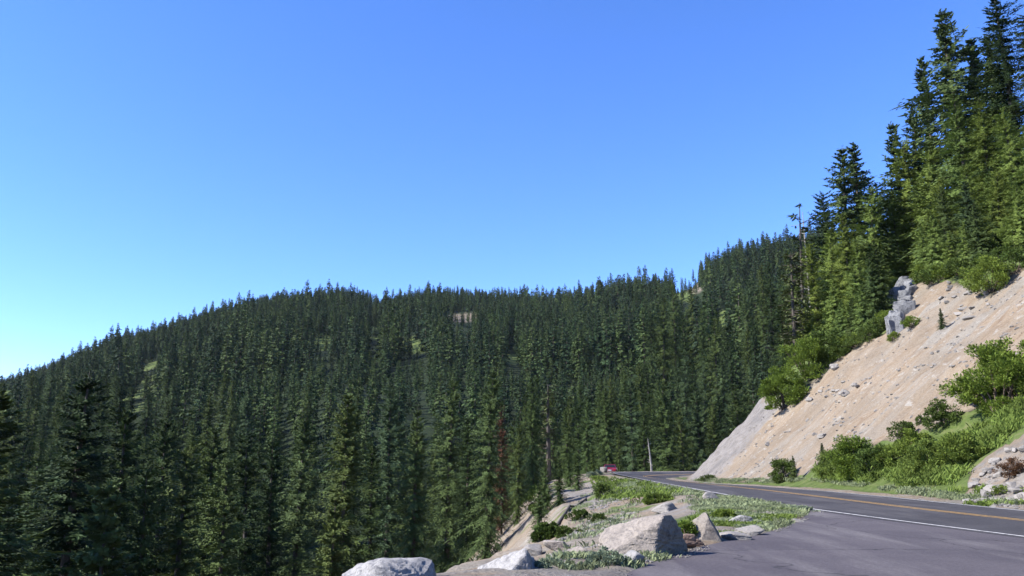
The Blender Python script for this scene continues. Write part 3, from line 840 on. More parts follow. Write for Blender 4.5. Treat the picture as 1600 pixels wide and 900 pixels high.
Ht = np.where(Y > 330, Ht * np.interp(yr_ - Y, [0, 60, 200], [.58, .72, .92]), Ht)
Ht = Ht * (1 + .4 * clump) * np.where(rng.random(len(X)) < .1, 1.25, 1.0)
ok &= (rng.random(len(X)) < .86 + .5 * clump)
# near the viewer the crowns stay below the line of the foremost tips
tx, ty = to_px(X, Y, Zg + Ht)
lim = np.where(Y < 125, np.where(tx < 800, 684, 640), np.where(Y < 200, np.where(tx < 800, 648, 612), np.where((Y < 330) & (tx < 1000), 575, 0)))
zt = np.array([at_depth(a, b, c)[2] for a, b, c in zip(tx, np.maximum(lim, 1), Y)])
Ht = np.where((lim > 0) & (ty < lim), np.maximum(zt - Zg - rng.uniform(0, 4, len(X)), np.where(Y > 200, 12, 8)), Ht)
tx, ty = to_px(X, Y, Zg + Ht); bx, by = to_px(X, Y, Zg)
lone = rng.random(len(X)) < .42
for cx, cy, rx, ry, kind, sl in CLEAR:
    cut = np.zeros(len(X), bool)
    for s in np.linspace(0, 1, 6):
        qx = tx * (1 - s) + bx * s; qy = ty * (1 - s) + by * s
        q = ((qx - cx + sl * (qy - cy)) / rx) ** 2 + ((qy - cy) / ry) ** 2
        cut |= (q < 1.2 + 1.4 * vnoise(X / 14, Y / 14, 77) - .3 * (1 - s)) & (Y > 250)
    ok &= ~(cut & ~lone); Ht = np.where(cut, Ht * rng.uniform(.25, .5, len(X)), Ht)
ok &= (tx > -60) & (tx < 1330) & (ty < 960)
X, Y, Zg, Ht, tx, ty = (a[ok] for a in (X, Y, Zg, Ht, tx, ty))
big = Ht / Y
N_IND = 290 - len(VALLEY) - len(HILLT) - 1
order = np.argsort(-big)
ind, rest = order[:N_IND], order[N_IND:]
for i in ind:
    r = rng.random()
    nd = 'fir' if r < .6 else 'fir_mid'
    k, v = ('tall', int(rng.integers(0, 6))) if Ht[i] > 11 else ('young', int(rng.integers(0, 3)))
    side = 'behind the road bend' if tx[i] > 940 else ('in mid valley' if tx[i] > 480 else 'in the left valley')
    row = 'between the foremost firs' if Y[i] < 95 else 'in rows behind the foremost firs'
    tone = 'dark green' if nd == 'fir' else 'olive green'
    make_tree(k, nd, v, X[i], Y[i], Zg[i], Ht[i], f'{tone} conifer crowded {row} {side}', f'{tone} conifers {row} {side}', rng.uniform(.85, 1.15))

# far forest: one mass of trees drawn from a few shapes
fcol = bpy.data.collections.new('forest_shapes')
for i, (r, pw, rg) in enumerate([(4.4, .8, .25), (3.7, .7, .3), (3.2, .62, .35), (4.0, .9, .25), (3.5, .75, .4), (4.8, .85, .3), (3.0, .6, .35), (3.8, .7, .4)]):
    mb, (tv, tq) = conifer(300 + i, 24, r, .06, .85, 5, 3, .42, .45, rg, pw, .12, .2, 1.35)
    V = np.vstack(mb.V + [tv]); Q = mb.F4 + [tq + mb.n]
    mi = np.concatenate([np.zeros(sum(len(q) for q in mb.F4), int), np.ones(len(tq), int)])
    po = bpy.data.objects.new('forest_shape', mesh_np('forest_shape', V, Q, [M['fir_far'], M['bark']], mi)); fcol.objects.link(po)
fm_ = bpy.data.meshes.new('forest'); n = len(rest)
fm_.vertices.add(n); fm_.vertices.foreach_set('co', np.stack([X[rest], Y[rest], Zg[rest] - .4], 1).astype(np.float32).ravel())
for nm, dt, dat in (('pick', 'INT', rng.integers(0, 8, n).astype(np.int32)), ('spin', 'FLOAT', rng.uniform(0, 6.28, n).astype(np.float32)), ('size', 'FLOAT', (Ht[rest] / 24).astype(np.float32))):
    fm_.attributes.new(nm, dt, 'POINT').data.foreach_set('value', dat)
forest = obj('forest', fm_); tag(forest, 'dense dark conifer forest covering the far mountainside', 'forest', kind='stuff')
g = bpy.data.node_groups.new('forest_growth', 'GeometryNodeTree')
g.interface.new_socket('Geometry', in_out='INPUT', socket_type='NodeSocketGeometry'); g.interface.new_socket('Geometry', in_out='OUTPUT', socket_type='NodeSocketGeometry')
gi, go = g.nodes.new('NodeGroupInput'), g.nodes.new('NodeGroupOutput')
ci = g.nodes.new('GeometryNodeCollectionInfo'); ci.inputs['Collection'].default_value = fcol; ci.inputs['Separate Children'].default_value = True; ci.inputs['Reset Children'].default_value = True
iop = g.nodes.new('GeometryNodeInstanceOnPoints'); iop.inputs['Pick Instance'].default_value = True
def nattr(nm, dt):
    a = g.nodes.new('GeometryNodeInputNamedAttribute'); a.data_type = dt; a.inputs['Name'].default_value = nm; return a.outputs['Attribute']
cx = g.nodes.new('ShaderNodeCombineXYZ'); g.links.new(nattr('spin', 'FLOAT'), cx.inputs['Z'])
g.links.new(gi.outputs[0], iop.inputs['Points']); g.links.new(ci.outputs[0], iop.inputs['Instance']); g.links.new(nattr('pick', 'INT'), iop.inputs['Instance Index'])
g.links.new(cx.outputs[0], iop.inputs['Rotation']); g.links.new(nattr('size', 'FLOAT'), iop.inputs['Scale']); g.links.new(iop.outputs[0], go.inputs[0])
forest.modifiers.new('growth', 'NODES').node_group = g

# ------------------------------------------------------------------ shrubs
def make_bush(px, py, rx, rz, mat, label, seed, n=2600, leaf=.12, group=None, name='shrub', up=.5, cat='shrub', ry=None, sink=.12, stems=9):
    p = hit(px, py)
    lb, wd = bush(seed, rx, ry or rx, rz, int(n * 1.9), leaf * .72, up, stems)
    root = obj(name, None, None, (p[0], p[1], p[2] - sink)); tag(root, label, cat, group)
    obj('foliage', lb.mesh('foliage', [M[mat]]), root); obj('stem', wd.mesh('stem', [M['stem']], True), root)
    return root
gs = 'shrubs on the cut slope'; gb = 'shrubs on the bank'
make_bush(1564, 646, 1.65, 3.2, 'bush', 'largest round bright green shrub on the slope near the right edge', 1, 9000, .15, gs)
make_bush(1592, 622, 1.5, 3.0, 'bush', 'round green shrub at the right edge touching the largest slope shrub', 2, 6000, .15, gs)
make_bush(1526, 632, .55, 1.2, 'bush', 'lower left lobe of a shrub leaning out of the largest slope shrub', 3, 3000, .14, gs)
make_bush(1338, 748, 1.10, 2.11, 'bush', 'tall leafy shrub in the middle of the roadside thicket', 4, 6000, .14, gs)
make_bush(1368, 746, 0.85, 1.76, 'bush_dark', 'darker shrub on the right of the tall roadside thicket shrub', 5, 4000, .13, gs)
make_bush(1300, 748, .75, 1.7, 'bush', 'small shrub at the left end of the roadside thicket', 6, 2600, .12, gs)
make_bush(1222, 752, .95, 1.5, 'bush_dark', 'small dark leafy shrub alone at the foot of the bare slope', 7, 3200, .12, gs)
make_bush(1456, 738, 1.02, 1.50, 'bush', 'wide low shrub in the green strip right of the thicket', 8, 4500, .13, gs)
make_bush(1500, 725, 0.94, 1.32, 'bush', 'yellow green shrub between the wide low shrub and the rubble', 9, 4200, .13, gs)
make_bush(1430, 712, .9, 1.3, 'bush', 'shrub higher up behind the wide low shrub', 10, 3000, .12, gs)
make_bush(1474, 668, .8, 1.4, 'bush_dark', 'dark round shrub left below the largest slope shrub', 11, 2800, .12, gs)
make_bush(1415, 690, .6, 1.1, 'bush_dark', 'small dark shrub at the top of the green strip under the bare soil', 12, 2000, .11, gs)
make_bush(1400, 728, .8, 1.1, 'bush', 'low shrub filling the gap right of the dark thicket shrub', 13, 2600, .12, gs)
make_bush(1548, 456, 1.7, 2.4, 'bush', 'bright shrub hanging on the brow of the bare slope', 14, 4200, .17, gs)
make_bush(1592, 385, 1.6, 2.2, 'bush', 'shrub on the brow at the right edge below the firs', 15, 3600, .17, gs)
make_bush(1500, 428, 1.5, 1.4, 'bush_dark', 'flat dark shrub on the brow left of the bright hanging one', 16, 3000, .16, gs)
make_bush(1226, 638, 2.1, 3.4, 'bush', 'round bright green shrub on the nose of the bare slope', 17, 7000, .2, gs)
make_bush(1262, 592, 2.3, 3.6, 'bush', 'green shrub above the round one on the slope nose', 18, 7000, .2, gs)
make_bush(1296, 562, 1.7, 2.6, 'bush_dark', 'darker shrub at the upper edge of the bare slope by the snag firs', 19, 4200, .2, gs)
make_bush(1424, 512, .7, .9, 'bush', 'tiny shrub on bare soil right of the cracked outcrop', 20, 1200, .12, gs)
make_bush(1397, 533, .5, .7, 'bush', 'tiny yellow green tuft below the cracked outcrop', 21, 900, .11, gs)
make_bush(1438, 662, .3, .5, 'bush_dark', 'tiny dark tuft alone on the lower bare soil', 22, 500, .09, gs)
make_bush(1108, 751, .8, .55, 'bush_dark', 'low weedy patch at the foot of the grey slope nose', 23, 1500, .1, gs)
make_bush(1588, 742, .55, .7, 'red_shrub', 'rust-coloured low shrub among the pale rubble at the right edge', 24, 2200, .07, gs)
make_bush(1562, 772, .35, .4, 'bush', 'low green weed among the rubble beside the pavement', 25, 900, .07, gs)
# bank and bench on the left of the road
make_bush(908, 812, .5, .5, 'bush_dark', 'leafy shrub halfway down the bank left of the boulder', 31, 2600, .08, gb)
make_bush(936, 816, .36, .42, 'bush_dark', 'small dark shrub beside the leafy one on the bank', 32, 1600, .07, gb)
make_bush(886, 838, .4, .4, 'bush_dark', 'shrub lowest on the bank near the valley trees', 33, 1800, .07, gb)
make_bush(942, 778, .55, .85, 'bush_dark', 'dark shrub high on the bank below the red car', 34, 1800, .1, gb)
make_bush(1030, 784, .75, .4, 'bush', 'bright green flat patch of brush on the bank behind the big boulder', 35, 4200, .09, gb)
make_bush(948, 882, .34, .3, 'sage', 'silvery grey green mound of low plant left of the big boulder', 36, 3600, .045, gb)
make_bush(858, 884, .36, .2, 'sage', 'flatter silvery plant beside the right front boulder', 37, 2200, .045, gb)
make_bush(1074, 840, .3, .42, 'bush', 'upright green weed between the two bench boulders', 38, 1800, .06, gb)
make_bush(1136, 812, .4, .34, 'bush', 'green weed right behind the small upright boulder', 39, 1800, .06, gb)
make_bush(1248, 798, .5, .22, 'sage', 'pale weeds at the right tip of the grassy wedge', 40, 2000, .06, gb)
make_bush(930, 744, .9, .6, 'sage', 'pale bush at the end of the bank left of the red car', 41, 1500, .1, gb)
make_bush(855, 842, .4, .55, 'bush_dark', 'leafy brush at the forest edge below the bank', 42, 2600, .12, gb)
make_bush(840, 800, 1.0, 1.8, 'bush_dark', 'dim brush under the conifers left of the bank', 43, 2600, .14, gb)
# young firs and brush along the brow of the bare slope
r_ = np.random.default_rng(44)
for i, (px, py) in enumerate([(1318, 536), (1334, 528), (1350, 520), (1366, 508), (1380, 492), (1344, 500), (1372, 470), (1392, 446), (1446, 424), (1466, 430), (1488, 424), (1512, 420), (1534, 416), (1450, 396), (1480, 396), (1520, 392), (1560, 392), (1590, 360), (1556, 366), (1600, 335)]):
    p = hit(px, py); lt = r_.random() < .6
    side = 'left of the outcrop' if px < 1400 else 'right of the outcrop'
    make_tree('young', 'fir_light' if lt else 'fir_mid', i, p[0], p[1], p[2], r_.uniform(3.5, 7.5), f'young {"light" if lt else "mid"} green fir in the thicket along the brow {side}', f'young {"light" if lt else "mid"} green firs on the brow {side}', r_.uniform(1.0, 1.4))
for i, (px, py) in enumerate([(1326, 546), (1342, 540), (1358, 530), (1374, 518), (1386, 505), (1440, 440), (1462, 442), (1480, 436), (1520, 434), (1538, 420), (1568, 410), (1585, 425), (1470, 412), (1545, 395), (1308, 560)]):
    lt = r_.random() < .55; side = 'left of the outcrop' if px < 1400 else 'right of the outcrop'
    make_bush(px, py, r_.uniform(.8, 1.5), r_.uniform(.9, 1.7), 'bush' if lt else 'bush_dark', f'low {"bright" if lt else "dark"} green brush on the brow of bare slope {side}', 200 + i, 1800, .15, f'{"bright" if lt else "dark"} brush on the brow {side}')
# saplings on the slope
def sapling(px, py, H, v, nd, label, wide=1.1):
    p = hit(px, py); make_tree('young', nd, v, p[0], p[1], p[2], H, label, 'fir saplings on the slope', wide)
sapling(1472, 514, 1.9, 0, 'fir', 'little dark fir sapling alone high on the bare slope')
sapling(1242, 752, 1.9, 1, 'fir', 'dark fir sapling right beside the small shrub at the slope foot', 1.2)
sapling(1288, 742, 2.2, 2, 'fir', 'dark fir sapling at the left end of the roadside thicket', 1.0)
sapling(1414, 694, 1.6, 1, 'fir', 'fir sapling at the top of the green strip', 1.0)

# ------------------------------------------------------------------ rocks
def make_rock(px, py, size, mat, label, seed, planes=None, rz=0.0, sub=4, group=None, name='boulder', sink=.25, rough=.04, np_=9, soft=14., cat='rock', tilt=0.0, p=None):
    p = hit(px, py) if p is None else p
    V, Fc = rock(seed, size, sub, planes, np_, rough, soft)
    o = obj(name, mesh_np(name, V, [Fc], [M[mat]], None, sub > 2), None, (p[0], p[1], p[2] + size[2] * (1 - 2 * sink)), rz)
    o.rotation_euler = (0, tilt, rz)
    o.data.polygons.foreach_set('use_smooth', np.zeros(len(Fc), bool))
    return tag(o, label, cat, group)
make_rock(1010, 864, (.66, .52, .46), 'boulder', 'largest tan boulder on the roadside bench with slanting flat face and shaded right side', 51,
          [((-.58, -.34, .74), .50), ((.80, -.60, .06), .60), ((-.25, -.9, .33), .62), ((-.12, .2, .97), .86), ((.55, -.75, .35), .8), ((.3, .8, .5), .8)], sub=5, sink=.25, rough=.05, soft=22)
make_rock(1104, 842, (.27, .24, .30), 'boulder', 'small upright pale boulder standing right of the largest boulder', 52,
          [((-.7, -.5, .42), .6), ((.75, -.2, .45), .62), ((0, -.95, .2), .75), ((.1, .7, .6), .7)], sub=5, sink=.15, rough=.03, soft=20)
make_rock(596, 925, (.57, .55, .52), 'grey_rock', 'rounded lichen-speckled grey boulder cut off by the bottom edge', 53,
          [((-.55, -.3, .8), .72), ((.5, -.35, .75), .74), ((0, -.9, .4), .8), ((-.1, .2, 1), .88)], sub=5, sink=.22, rough=.05, soft=9,
          p=np.array([*at_depth(598, 905, 12.0)[:2], at_depth(598, 868, 12.0)[2] - .78]))
make_rock(806, 900, (.54, .46, .50), 'grey_rock', 'pointed grey boulder with dark lower face at the bottom edge, right of the rounded one', 54,
          [((-.6, -.3, .7), .55), ((.9, -.1, .35), .62), ((.3, -.9, .1), .7), ((0, .5, .8), .75)], sub=5, sink=.2, rough=.04, soft=18,
          p=np.array([*at_depth(806, 900, 13.6)[:2], at_depth(806, 856, 13.6)[2] - .74]))
make_rock(992, 882, (.16, .14, .14), 'grey_rock', 'small grey stone with black shaded end at the pavement edge below the largest boulder', 55, sub=4)
make_rock(1066, 852, (.2, .16, .13), 'red_stone', 'low reddish stone between the two bench boulders', 56, sub=4)
make_rock(1088, 852, (.13, .12, .08), 'red_stone', 'small reddish stone in front of the upright boulder', 57, sub=4)
make_rock(1140, 840, (.34, .26, .1), 'stone', 'flat whitish stone in the weeds by the pavement edge', 58, sub=4)
make_rock(1172, 834, (.3, .2, .12), 'stone', 'second flat whitish stone, right of the first by the pavement edge', 59, sub=4)
make_rock(1160, 818, (.28, .2, .14), 'grey_rock', 'grey stone half buried in the grassy wedge', 60, sub=4)
make_rock(1244, 818, (.18, .14, .08), 'stone', 'small pale stone at the right tip of the grassy wedge', 61, sub=4)
make_rock(830, 868, (.22, .2, .2), 'stone', 'pale stone behind the pointed grey boulder', 62, sub=4)
make_rock(872, 858, (.3, .26, .12), 'boulder', 'pale angular stone on the bank above the silvery plants', 63, sub=4)
make_rock(905, 866, (.22, .2, .09), 'boulder', 'tan stone left of the silvery mound', 64, sub=4)
make_rock(1040, 800, (.5, .4, .2), 'stone', 'low pale ledge stone behind the largest boulder', 65, sub=4)
make_rock(945, 738, (.4, .35, .34), 'stone', 'white rock on the bank edge in front of the red car', 66, sub=4)
make_rock(1110, 782, (.4, .3, .2), 'stone', 'pale stone in the grass behind the upright boulder', 67, sub=4)
# outcrop of cracked blocks on the brow
p0 = hit(1396, 520); p1 = hit(1416, 444)
og = obj('rock_outcrop', None, None, tuple(p0)); tag(og, 'cracked grey rock outcrop standing out of the brow of the bare slope', 'rock outcrop')
r_ = np.random.default_rng(91)
for i in range(26):
    s = i / 25
    q = p0 * (1 - s) + p1 * s + np.array([r_.normal(.2, .38), r_.normal(0, .35), r_.uniform(-.5, .25)]) - p0
    sz = np.array([r_.uniform(.35, .75), r_.uniform(.35, .75), r_.uniform(.5, 1.2)])
    V, Fc = rock(700 + i, sz, 4, None, 7, .05, 34)
    obj('block', mesh_np('block', V, [Fc], [M['crag']]), og, tuple(q), r_.uniform(0, 6))
# rubble beside the pavement at the right edge and loose stones on the slope
r_ = np.random.default_rng(92)
for i in range(58):
    px, py = r_.uniform(1508, 1640), r_.uniform(700, 788)
    if py < 788 - (px - 1500) * .9 - 20: continue
    p = hit(px, py); s = r_.uniform(.07, .24) * (1.5 if r_.random() < .2 else 1)
    make_rock(0, 0, (s, s * r_.uniform(.7, 1), s * r_.uniform(.5, .85)), 'stone', 'pale angular stone in the rubble heap beside the pavement at the right edge', 800 + i, sub=3, rz=r_.uniform(0, 6), group='rubble beside the pavement', name='rubble_stone', p=p)
for i in range(36):
    if i < 18: px, py = r_.normal(1300, 26), r_.normal(605, 22)
    elif i < 32: px, py = r_.uniform(1470, 1545), r_.uniform(445, 500)
    else: px, py = r_.uniform(1150, 1560), 0; py = 745 - (px - 1090) * r_.uniform(.2, .62)
    p = hit(px, py)
    if p[1] > 130: continue
    s = r_.uniform(.12, .36)
    lab = 'pale block lying on bare soil below the snag firs' if i < 18 else ('pale broken block under the brow of the bare slope' if i < 32 else 'loose stone lying scattered on the open bare slope')
    make_rock(0, 0, (s, s * r_.uniform(.6, 1), s * r_.uniform(.4, .8)), 'stone', lab, 900 + i, sub=3, rz=r_.uniform(0, 6), group=lab.replace('block', 'blocks').replace('stone lying', 'stones lying'), name='slope_stone', p=p)

# dark log-shaped strip added for the shadow line on the bank edge
a, b = hit(870, 826), hit(932, 762)
d = b - a; L = np.linalg.norm(d)
tt = np.linspace(0, 1, 9); r_ = np.random.default_rng(3)
pts = np.array([a + d * t for t in tt]); pts[:, 2] = height(pts[:, 0], pts[:, 1]) + .1 + r_.normal(0, .015, 9)
v, q = tube(pts - a, np.linspace(.08, .04, 9), 8)
tag(obj('shadow_line_log', mesh_np('shadow_line_log', v, [q], [M['bark']], None, True), None, tuple(a)), 'dark log-shaped strip added for the shadow line along the outer edge of the bank', 'log')

# ------------------------------------------------------------------ grass, weeds, scree
def sample_px(n, poly, seed, paved=False):
    r = np.random.default_rng(seed); P = np.array(poly, float); out = []
    W = px_poly(poly); lo, hi = W.min(0), W.max(0)
    while len(out) < n:
        x = r.uniform(lo[0], hi[0], 4 * n); y = r.uniform(lo[1], hi[1], 4 * n)
        m = inside(x, y, W); k = vnoise(x / 1.1, y / 1.1, seed) + vnoise(x / .4, y / .4, seed + 1) * .6
        pv = inside(x, y, TURN_POLY) | inside(x, y, ROAD_POLY)
        m &= (k > .03) & (pv if paved else ~pv)
        out += list(zip(x[m], y[m]))
        if not m.any(): break
    o = np.array(out[:n]); return np.column_stack([o, height(o[:, 0], o[:, 1])])
r_ = np.random.default_rng(5)
def grass(name, label, spec, mat):
    mb = MB()
    for n, poly, kw in spec:
        mb.add(*grass_patch(sample_px(n, poly, int(r_.integers(1, 999))), r_, **kw))
    tag(obj(name, mb.mesh(name, [M[mat]])), label, 'grass', kind='stuff')
grass('pale_grass', 'pale dry grass on the wedge between turnout and road', [
    (4200, [(1120, 842), (1180, 836), (1225, 822), (1262, 800), (1220, 788), (1120, 778), (1080, 790)], dict(hmin=.03, hmax=.13, w=.007)),
    (1500, [(1000, 752), (1130, 775), (1250, 794), (1240, 800), (1100, 790), (1000, 768), (950, 750)], dict(hmin=.06, hmax=.18, w=.012, spread=.15)),
    (520, [(870, 860), (905, 780), (940, 752), (1000, 765), (1000, 800), (960, 850), (900, 870)], dict(hmin=.06, hmax=.2, w=.014, spread=.12, blades=7)),
    (160, [(880, 890), (985, 886), (1060, 868), (960, 872), (870, 872)], dict(hmin=.04, hmax=.14)),
    (1000, [(1270, 752), (1420, 772), (1600, 792), (1600, 786), (1420, 764), (1270, 747)], dict(hmin=.05, hmax=.2, w=.016, spread=.15)),
    (700, [(1090, 752), (1200, 755), (1270, 752), (1270, 747), (1200, 750), (1090, 748)], dict(hmin=.08, hmax=.2, w=.02, spread=.2))], 'grass_pale')
grass('green_grass', 'green grass and weeds along the road and low slope', [
    (3400, [(1270, 746), (1420, 765), (1500, 772), (1510, 735), (1600, 660), (1640, 610), (1560, 650), (1480, 690), (1400, 700), (1300, 715)], dict(hmin=.1, hmax=.34, w=.016, spread=.25, blades=16)),
    (1400, [(1130, 840), (1210, 826), (1250, 804), (1190, 790), (1110, 795), (1075, 815)], dict(hmin=.03, hmax=.13, w=.007)),
    (380, [(930, 745), (1010, 756), (1060, 772), (1000, 790), (930, 775)], dict(hmin=.12, hmax=.35, w=.025, spread=.25)),
    (300, [(1510, 790), (1600, 795), (1600, 765), (1530, 760)], dict(hmin=.06, hmax=.2, w=.015))], 'grass')
mb = MB(); r_ = np.random.default_rng(6)
def pebbles(n, poly, s0, s1, paved=False):
    P = sample_px(n, poly, int(r_.integers(1, 999)), paved)
    if paved: P[:, 2] = .01
    V0, F0 = ico(1)
    for p in P:
        s = s0 + (s1 - s0) * r_.random() ** 3
        V = V0 * (1 + r_.uniform(-.35, .35, (len(V0), 1))) * [s, s * r_.uniform(.6, 1), s * r_.uniform(.4, .8)]
        mb.add(V + p, F0)
pebbles(900, [(860, 898), (985, 890), (1090, 853), (1180, 836), (1262, 800), (1200, 800), (1090, 830), (960, 862), (860, 872)], .015, .07)
pebbles(1300, [(1100, 752), (1190, 754), (1300, 720), (1450, 675), (1600, 590), (1600, 430), (1450, 460), (1300, 580), (1190, 640)], .03, .2)
pebbles(500, [(1500, 792), (1600, 797), (1600, 700), (1530, 735)], .03, .12)
pebbles(900, [(850, 880), (880, 840), (960, 800), (985, 850), (900, 885)], .02, .1)
pebbles(1200, [(870, 850), (1000, 800), (1000, 765), (940, 755)], .03, .14)
pebbles(420, [(960, 905), (1090, 856), (1180, 838), (1262, 800), (1290, 803), (1200, 845), (1100, 870), (1010, 905)], .006, .03, True)
tag(obj('gravel', mb.mesh('gravel', [M['stone']])), 'loose pale gravel strewn over bank, bench and bare slope', 'gravel', kind='stuff')

# ------------------------------------------------------------------ red car at the far bend
M['car_red'] = plain_mat('red_car_paint', (.22, .010, .02), .3, .0, 1.0)
M['glass'] = plain_mat('dark_window_glass', (.015, .018, .02), .08)
M['rubber'] = plain_mat('tyre_rubber', (.018, .018, .018), .85)
M['alloy'] = plain_mat('wheel_alloy', (.5, .5, .5), .35, .8)
M['lamp_red'] = plain_mat('red_lamp_glass', (.45, .01, .01), .2)
M['lamp_white'] = plain_mat('clear_lamp_glass', (.75, .75, .72), .15)
M['trim'] = plain_mat('black_plastic_trim', (.02, .02, .022), .6)
M['plate'] = plain_mat('white_plate', (.7, .7, .7), .5)
def car(loc, rz):
    root = obj('red_car', None, None, loc, rz); tag(root, 'small red car at the outer edge of the far road bend', 'car')
    def prism(name, prof, hw, mat, taper=None, par=root):
        bm_ = bmesh.new(); n = len(prof); rows = []
        for s in (-1, 1):
            rows.append([bm_.verts.new((x, s * hw * (taper(z) if taper else 1), z)) for x, z in prof])
        bm_.faces.new(rows[0]); bm_.faces.new(rows[1][::-1])
        for i in range(n): bm_.faces.new((rows[0][i], rows[1][i], rows[1][(i + 1) % n], rows[0][(i + 1) % n]))
        bmesh.ops.recalc_face_normals(bm_, faces=bm_.faces)
        bmesh.ops.bevel(bm_, geom=bm_.edges[:], offset=.045, segments=2, affect='EDGES', clamp_overlap=True)
        me_ = bpy.data.meshes.new(name); bm_.to_mesh(me_); bm_.free(); me_.materials.append(M[mat])
        return obj(name, me_, par)
    tp = lambda z: 1.0 if z < .85 else 1 - (z - .85) * .36
    body = prism('body', [(-2.05, .32), (-2.1, .62), (-2.02, .92), (-1.75, 1.0), (-1.2, 1.40), (-.6, 1.47), (.1, 1.45), (.85, 1.02), (1.85, .86), (2.1, .66), (2.1, .34)], .87, 'car_red', tp)
    gw = lambda z: .5
    def quad(name, pts, mat, par):
        m_ = mesh_np(name, pts, [np.array([[0, 1, 2, 3]])], [M[mat]]); o_ = obj(name, m_, par)
        md = o_.modifiers.new('thick', 'SOLIDIFY'); md.thickness = .02; md.offset = 0; return o_
    quad('rear_window', [(-1.67, -.70, 1.09), (-1.67, .70, 1.09), (-1.28, .60, 1.375), (-1.28, -.60, 1.375)], 'glass', root)
    quad('windscreen', [(.78, -.70, 1.085), (.78, .70, 1.085), (.22, .60, 1.40), (.22, -.60, 1.40)], 'glass', root)
    for s in (-1, 1):
        y0, y1 = s * .87 * tp(1.04) + s * .012, s * .87 * tp(1.37) + s * .012
        quad('side_window', [(-1.35, y0, 1.04), (-.45, y0, 1.04), (-.45, y1, 1.38), (-1.0, y1, 1.38)], 'glass', root)
        quad('side_window', [(-.38, y0, 1.04), (.62, y0, 1.04), (.08, y1, 1.38), (-.38, y1, 1.38)], 'glass', root)
        for nm, x, mat in (('tail_light', -2.09, 'lamp_red'), ('headlight', 2.07, 'lamp_white')):
            l = prism(nm, [(x - .05, .68), (x - .05, .88), (x + .05, .88), (x + .05, .68)], .17, mat); l.location = (0, s * .63, 0)
        for x in (-1.28, 1.3):
            w = obj('wheel', None, root, (x, s * .80, .32))
            v, q = tube([(0, -.1, 0), (0, -.1, 0), (0, .1, 0), (0, .1, 0)], [.2, .32, .32, .2], 20)
            obj('tyre', mesh_np('tyre', v, [q], [M['rubber']]), w)
            v, q = tube([(0, -.09, 0), (0, -.085, 0), (0, .085, 0), (0, .09, 0)], [.01, .2, .2, .01], 16)
            obj('rim', mesh_np('rim', v, [q], [M['alloy']]), w)
    prism('bumper', [(-2.16, .36), (-2.16, .58), (-2.0, .58), (-2.0, .36)], .82, 'trim')
    prism('number_plate', [(-2.13, .66), (-2.13, .80), (-2.08, .80), (-2.08, .66)], .25, 'plate')
cp = at_depth(954, 735, 111)
car((cp[0], 111, h1(cp[0], 111) - .03), math.radians(80))

# one albedo level for all surfaces, set against the strength of the sun
for m in bpy.data.materials:
    for nd_ in list(m.node_tree.nodes):
        if nd_.type in ('BSDF_PRINCIPLED', 'BSDF_TRANSLUCENT'):
            inp = nd_.inputs['Base Color' if nd_.type == 'BSDF_PRINCIPLED' else 'Color']
            if inp.is_linked:
                src = inp.links[0].from_socket
                m.node_tree.links.new(mix(m.node_tree, 1.0, src, (.70, .70, .70), 'MULTIPLY'), inp)

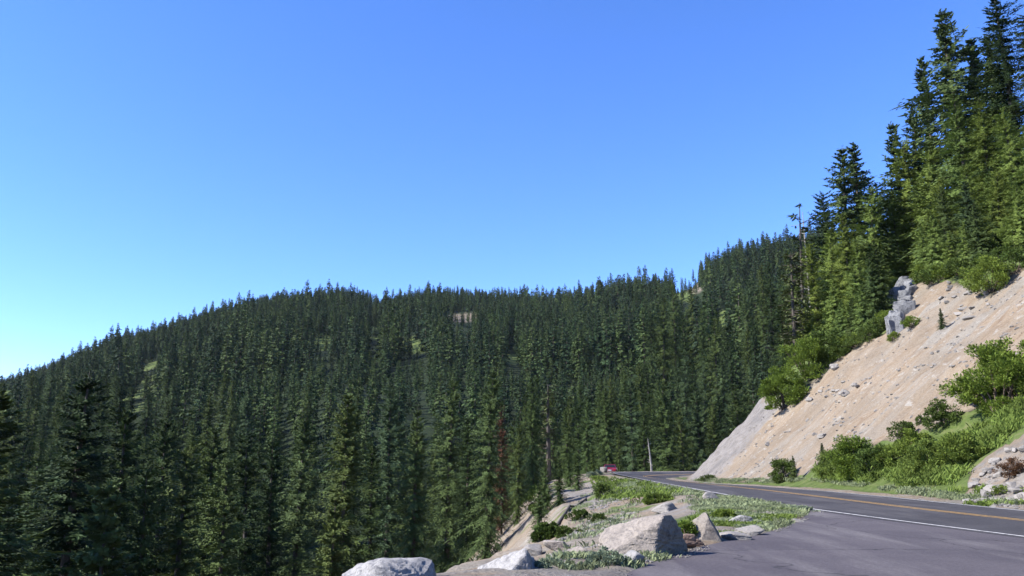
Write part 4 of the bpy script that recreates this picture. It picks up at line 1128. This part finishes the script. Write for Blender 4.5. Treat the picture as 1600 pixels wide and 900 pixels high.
# ------------------------------------------------------------------ light, sky, camera
to_sun = np.array([-0.86, -0.18, 0.68]); to_sun /= np.linalg.norm(to_sun)
el = math.asin(to_sun[2]); az_ = math.atan2(to_sun[0], to_sun[1])
sun = bpy.data.lights.new('sun', 'SUN'); sun.energy = 5.0; sun.angle = math.radians(.5); sun.color = (1, .95, .86)
so = bpy.data.objects.new('sun', sun); C.objects.link(so)
from mathutils import Vector
so.rotation_euler = Vector(tuple(-to_sun)).to_track_quat('-Z', 'Y').to_euler(); so.location = (-60, -20, 90)
w = bpy.data.worlds.new('World'); bpy.context.scene.world = w; w.use_nodes = True
nt = w.node_tree; bg = nt.nodes['Background']
sk = N(nt, 'ShaderNodeTexSky', sky_type='NISHITA'); sk.sun_disc = False
sk.sun_elevation = el; sk.sun_rotation = az_ % (2 * PI); sk.altitude = 1600; sk.air_density = 1.0; sk.dust_density = .45; sk.ozone_density = 2.6
hs = N(nt, 'ShaderNodeHueSaturation'); hs.inputs['Saturation'].default_value = 1.16
nt.links.new(sk.outputs[0], hs.inputs['Color']); nt.links.new(mix(nt, 1.0, hs.outputs[0], (.93, 1.03, 1.44), 'MULTIPLY'), bg.inputs['Color']); bg.inputs['Strength'].default_value = .10

HAZE = 0.000024
if HAZE:
    hm = bpy.data.materials.new('haze'); hm.use_nodes = True; hn = hm.node_tree
    hn.nodes.remove(hn.nodes['Principled BSDF']); pv_ = N(hn, 'ShaderNodeVolumePrincipled')
    pv_.inputs['Density'].default_value = HAZE; pv_.inputs['Color'].default_value = (.80, .90, 1.0, 1)
    hn.links.new(pv_.outputs[0], hn.nodes['Material Output'].inputs['Volume'])
    bm = bmesh.new(); bmesh.ops.create_cube(bm, size=1); me = bpy.data.meshes.new('haze'); bm.to_mesh(me); bm.free(); me.materials.append(hm)
    zl, zh = float(gz.min()) - 1, float(gz.max()) + 45
    hz = obj('haze', me, None, (0, 1150, (zl + zh) / 2)); hz.scale = (4600, 2700, zh - zl); tag(hz, 'thin blue air over the valley', 'haze', kind='stuff')
    print('haze box', zl, zh)
cam = bpy.data.cameras.new('camera'); co_ = bpy.data.objects.new('camera', cam); C.objects.link(co_)
cam.sensor_fit = 'HORIZONTAL'; cam.sensor_width = 36; cam.lens = 36 * F_PX / 1600; cam.clip_start = .1; cam.clip_end = 8000
co_.location = tuple(CAM); co_.rotation_euler = (PI / 2 + PITCH, 0, 0)
S = bpy.context.scene; S.camera = co_
S.view_settings.view_transform = 'Standard'; S.view_settings.look = 'None'; S.view_settings.exposure = 1.28; S.view_settings.gamma = 1
S.cycles.max_bounces = 5; S.cycles.diffuse_bounces = 2; S.cycles.transmission_bounces = 2; S.cycles.transparent_max_bounces = 4
print('forest', len(rest), 'individual', len(ind))
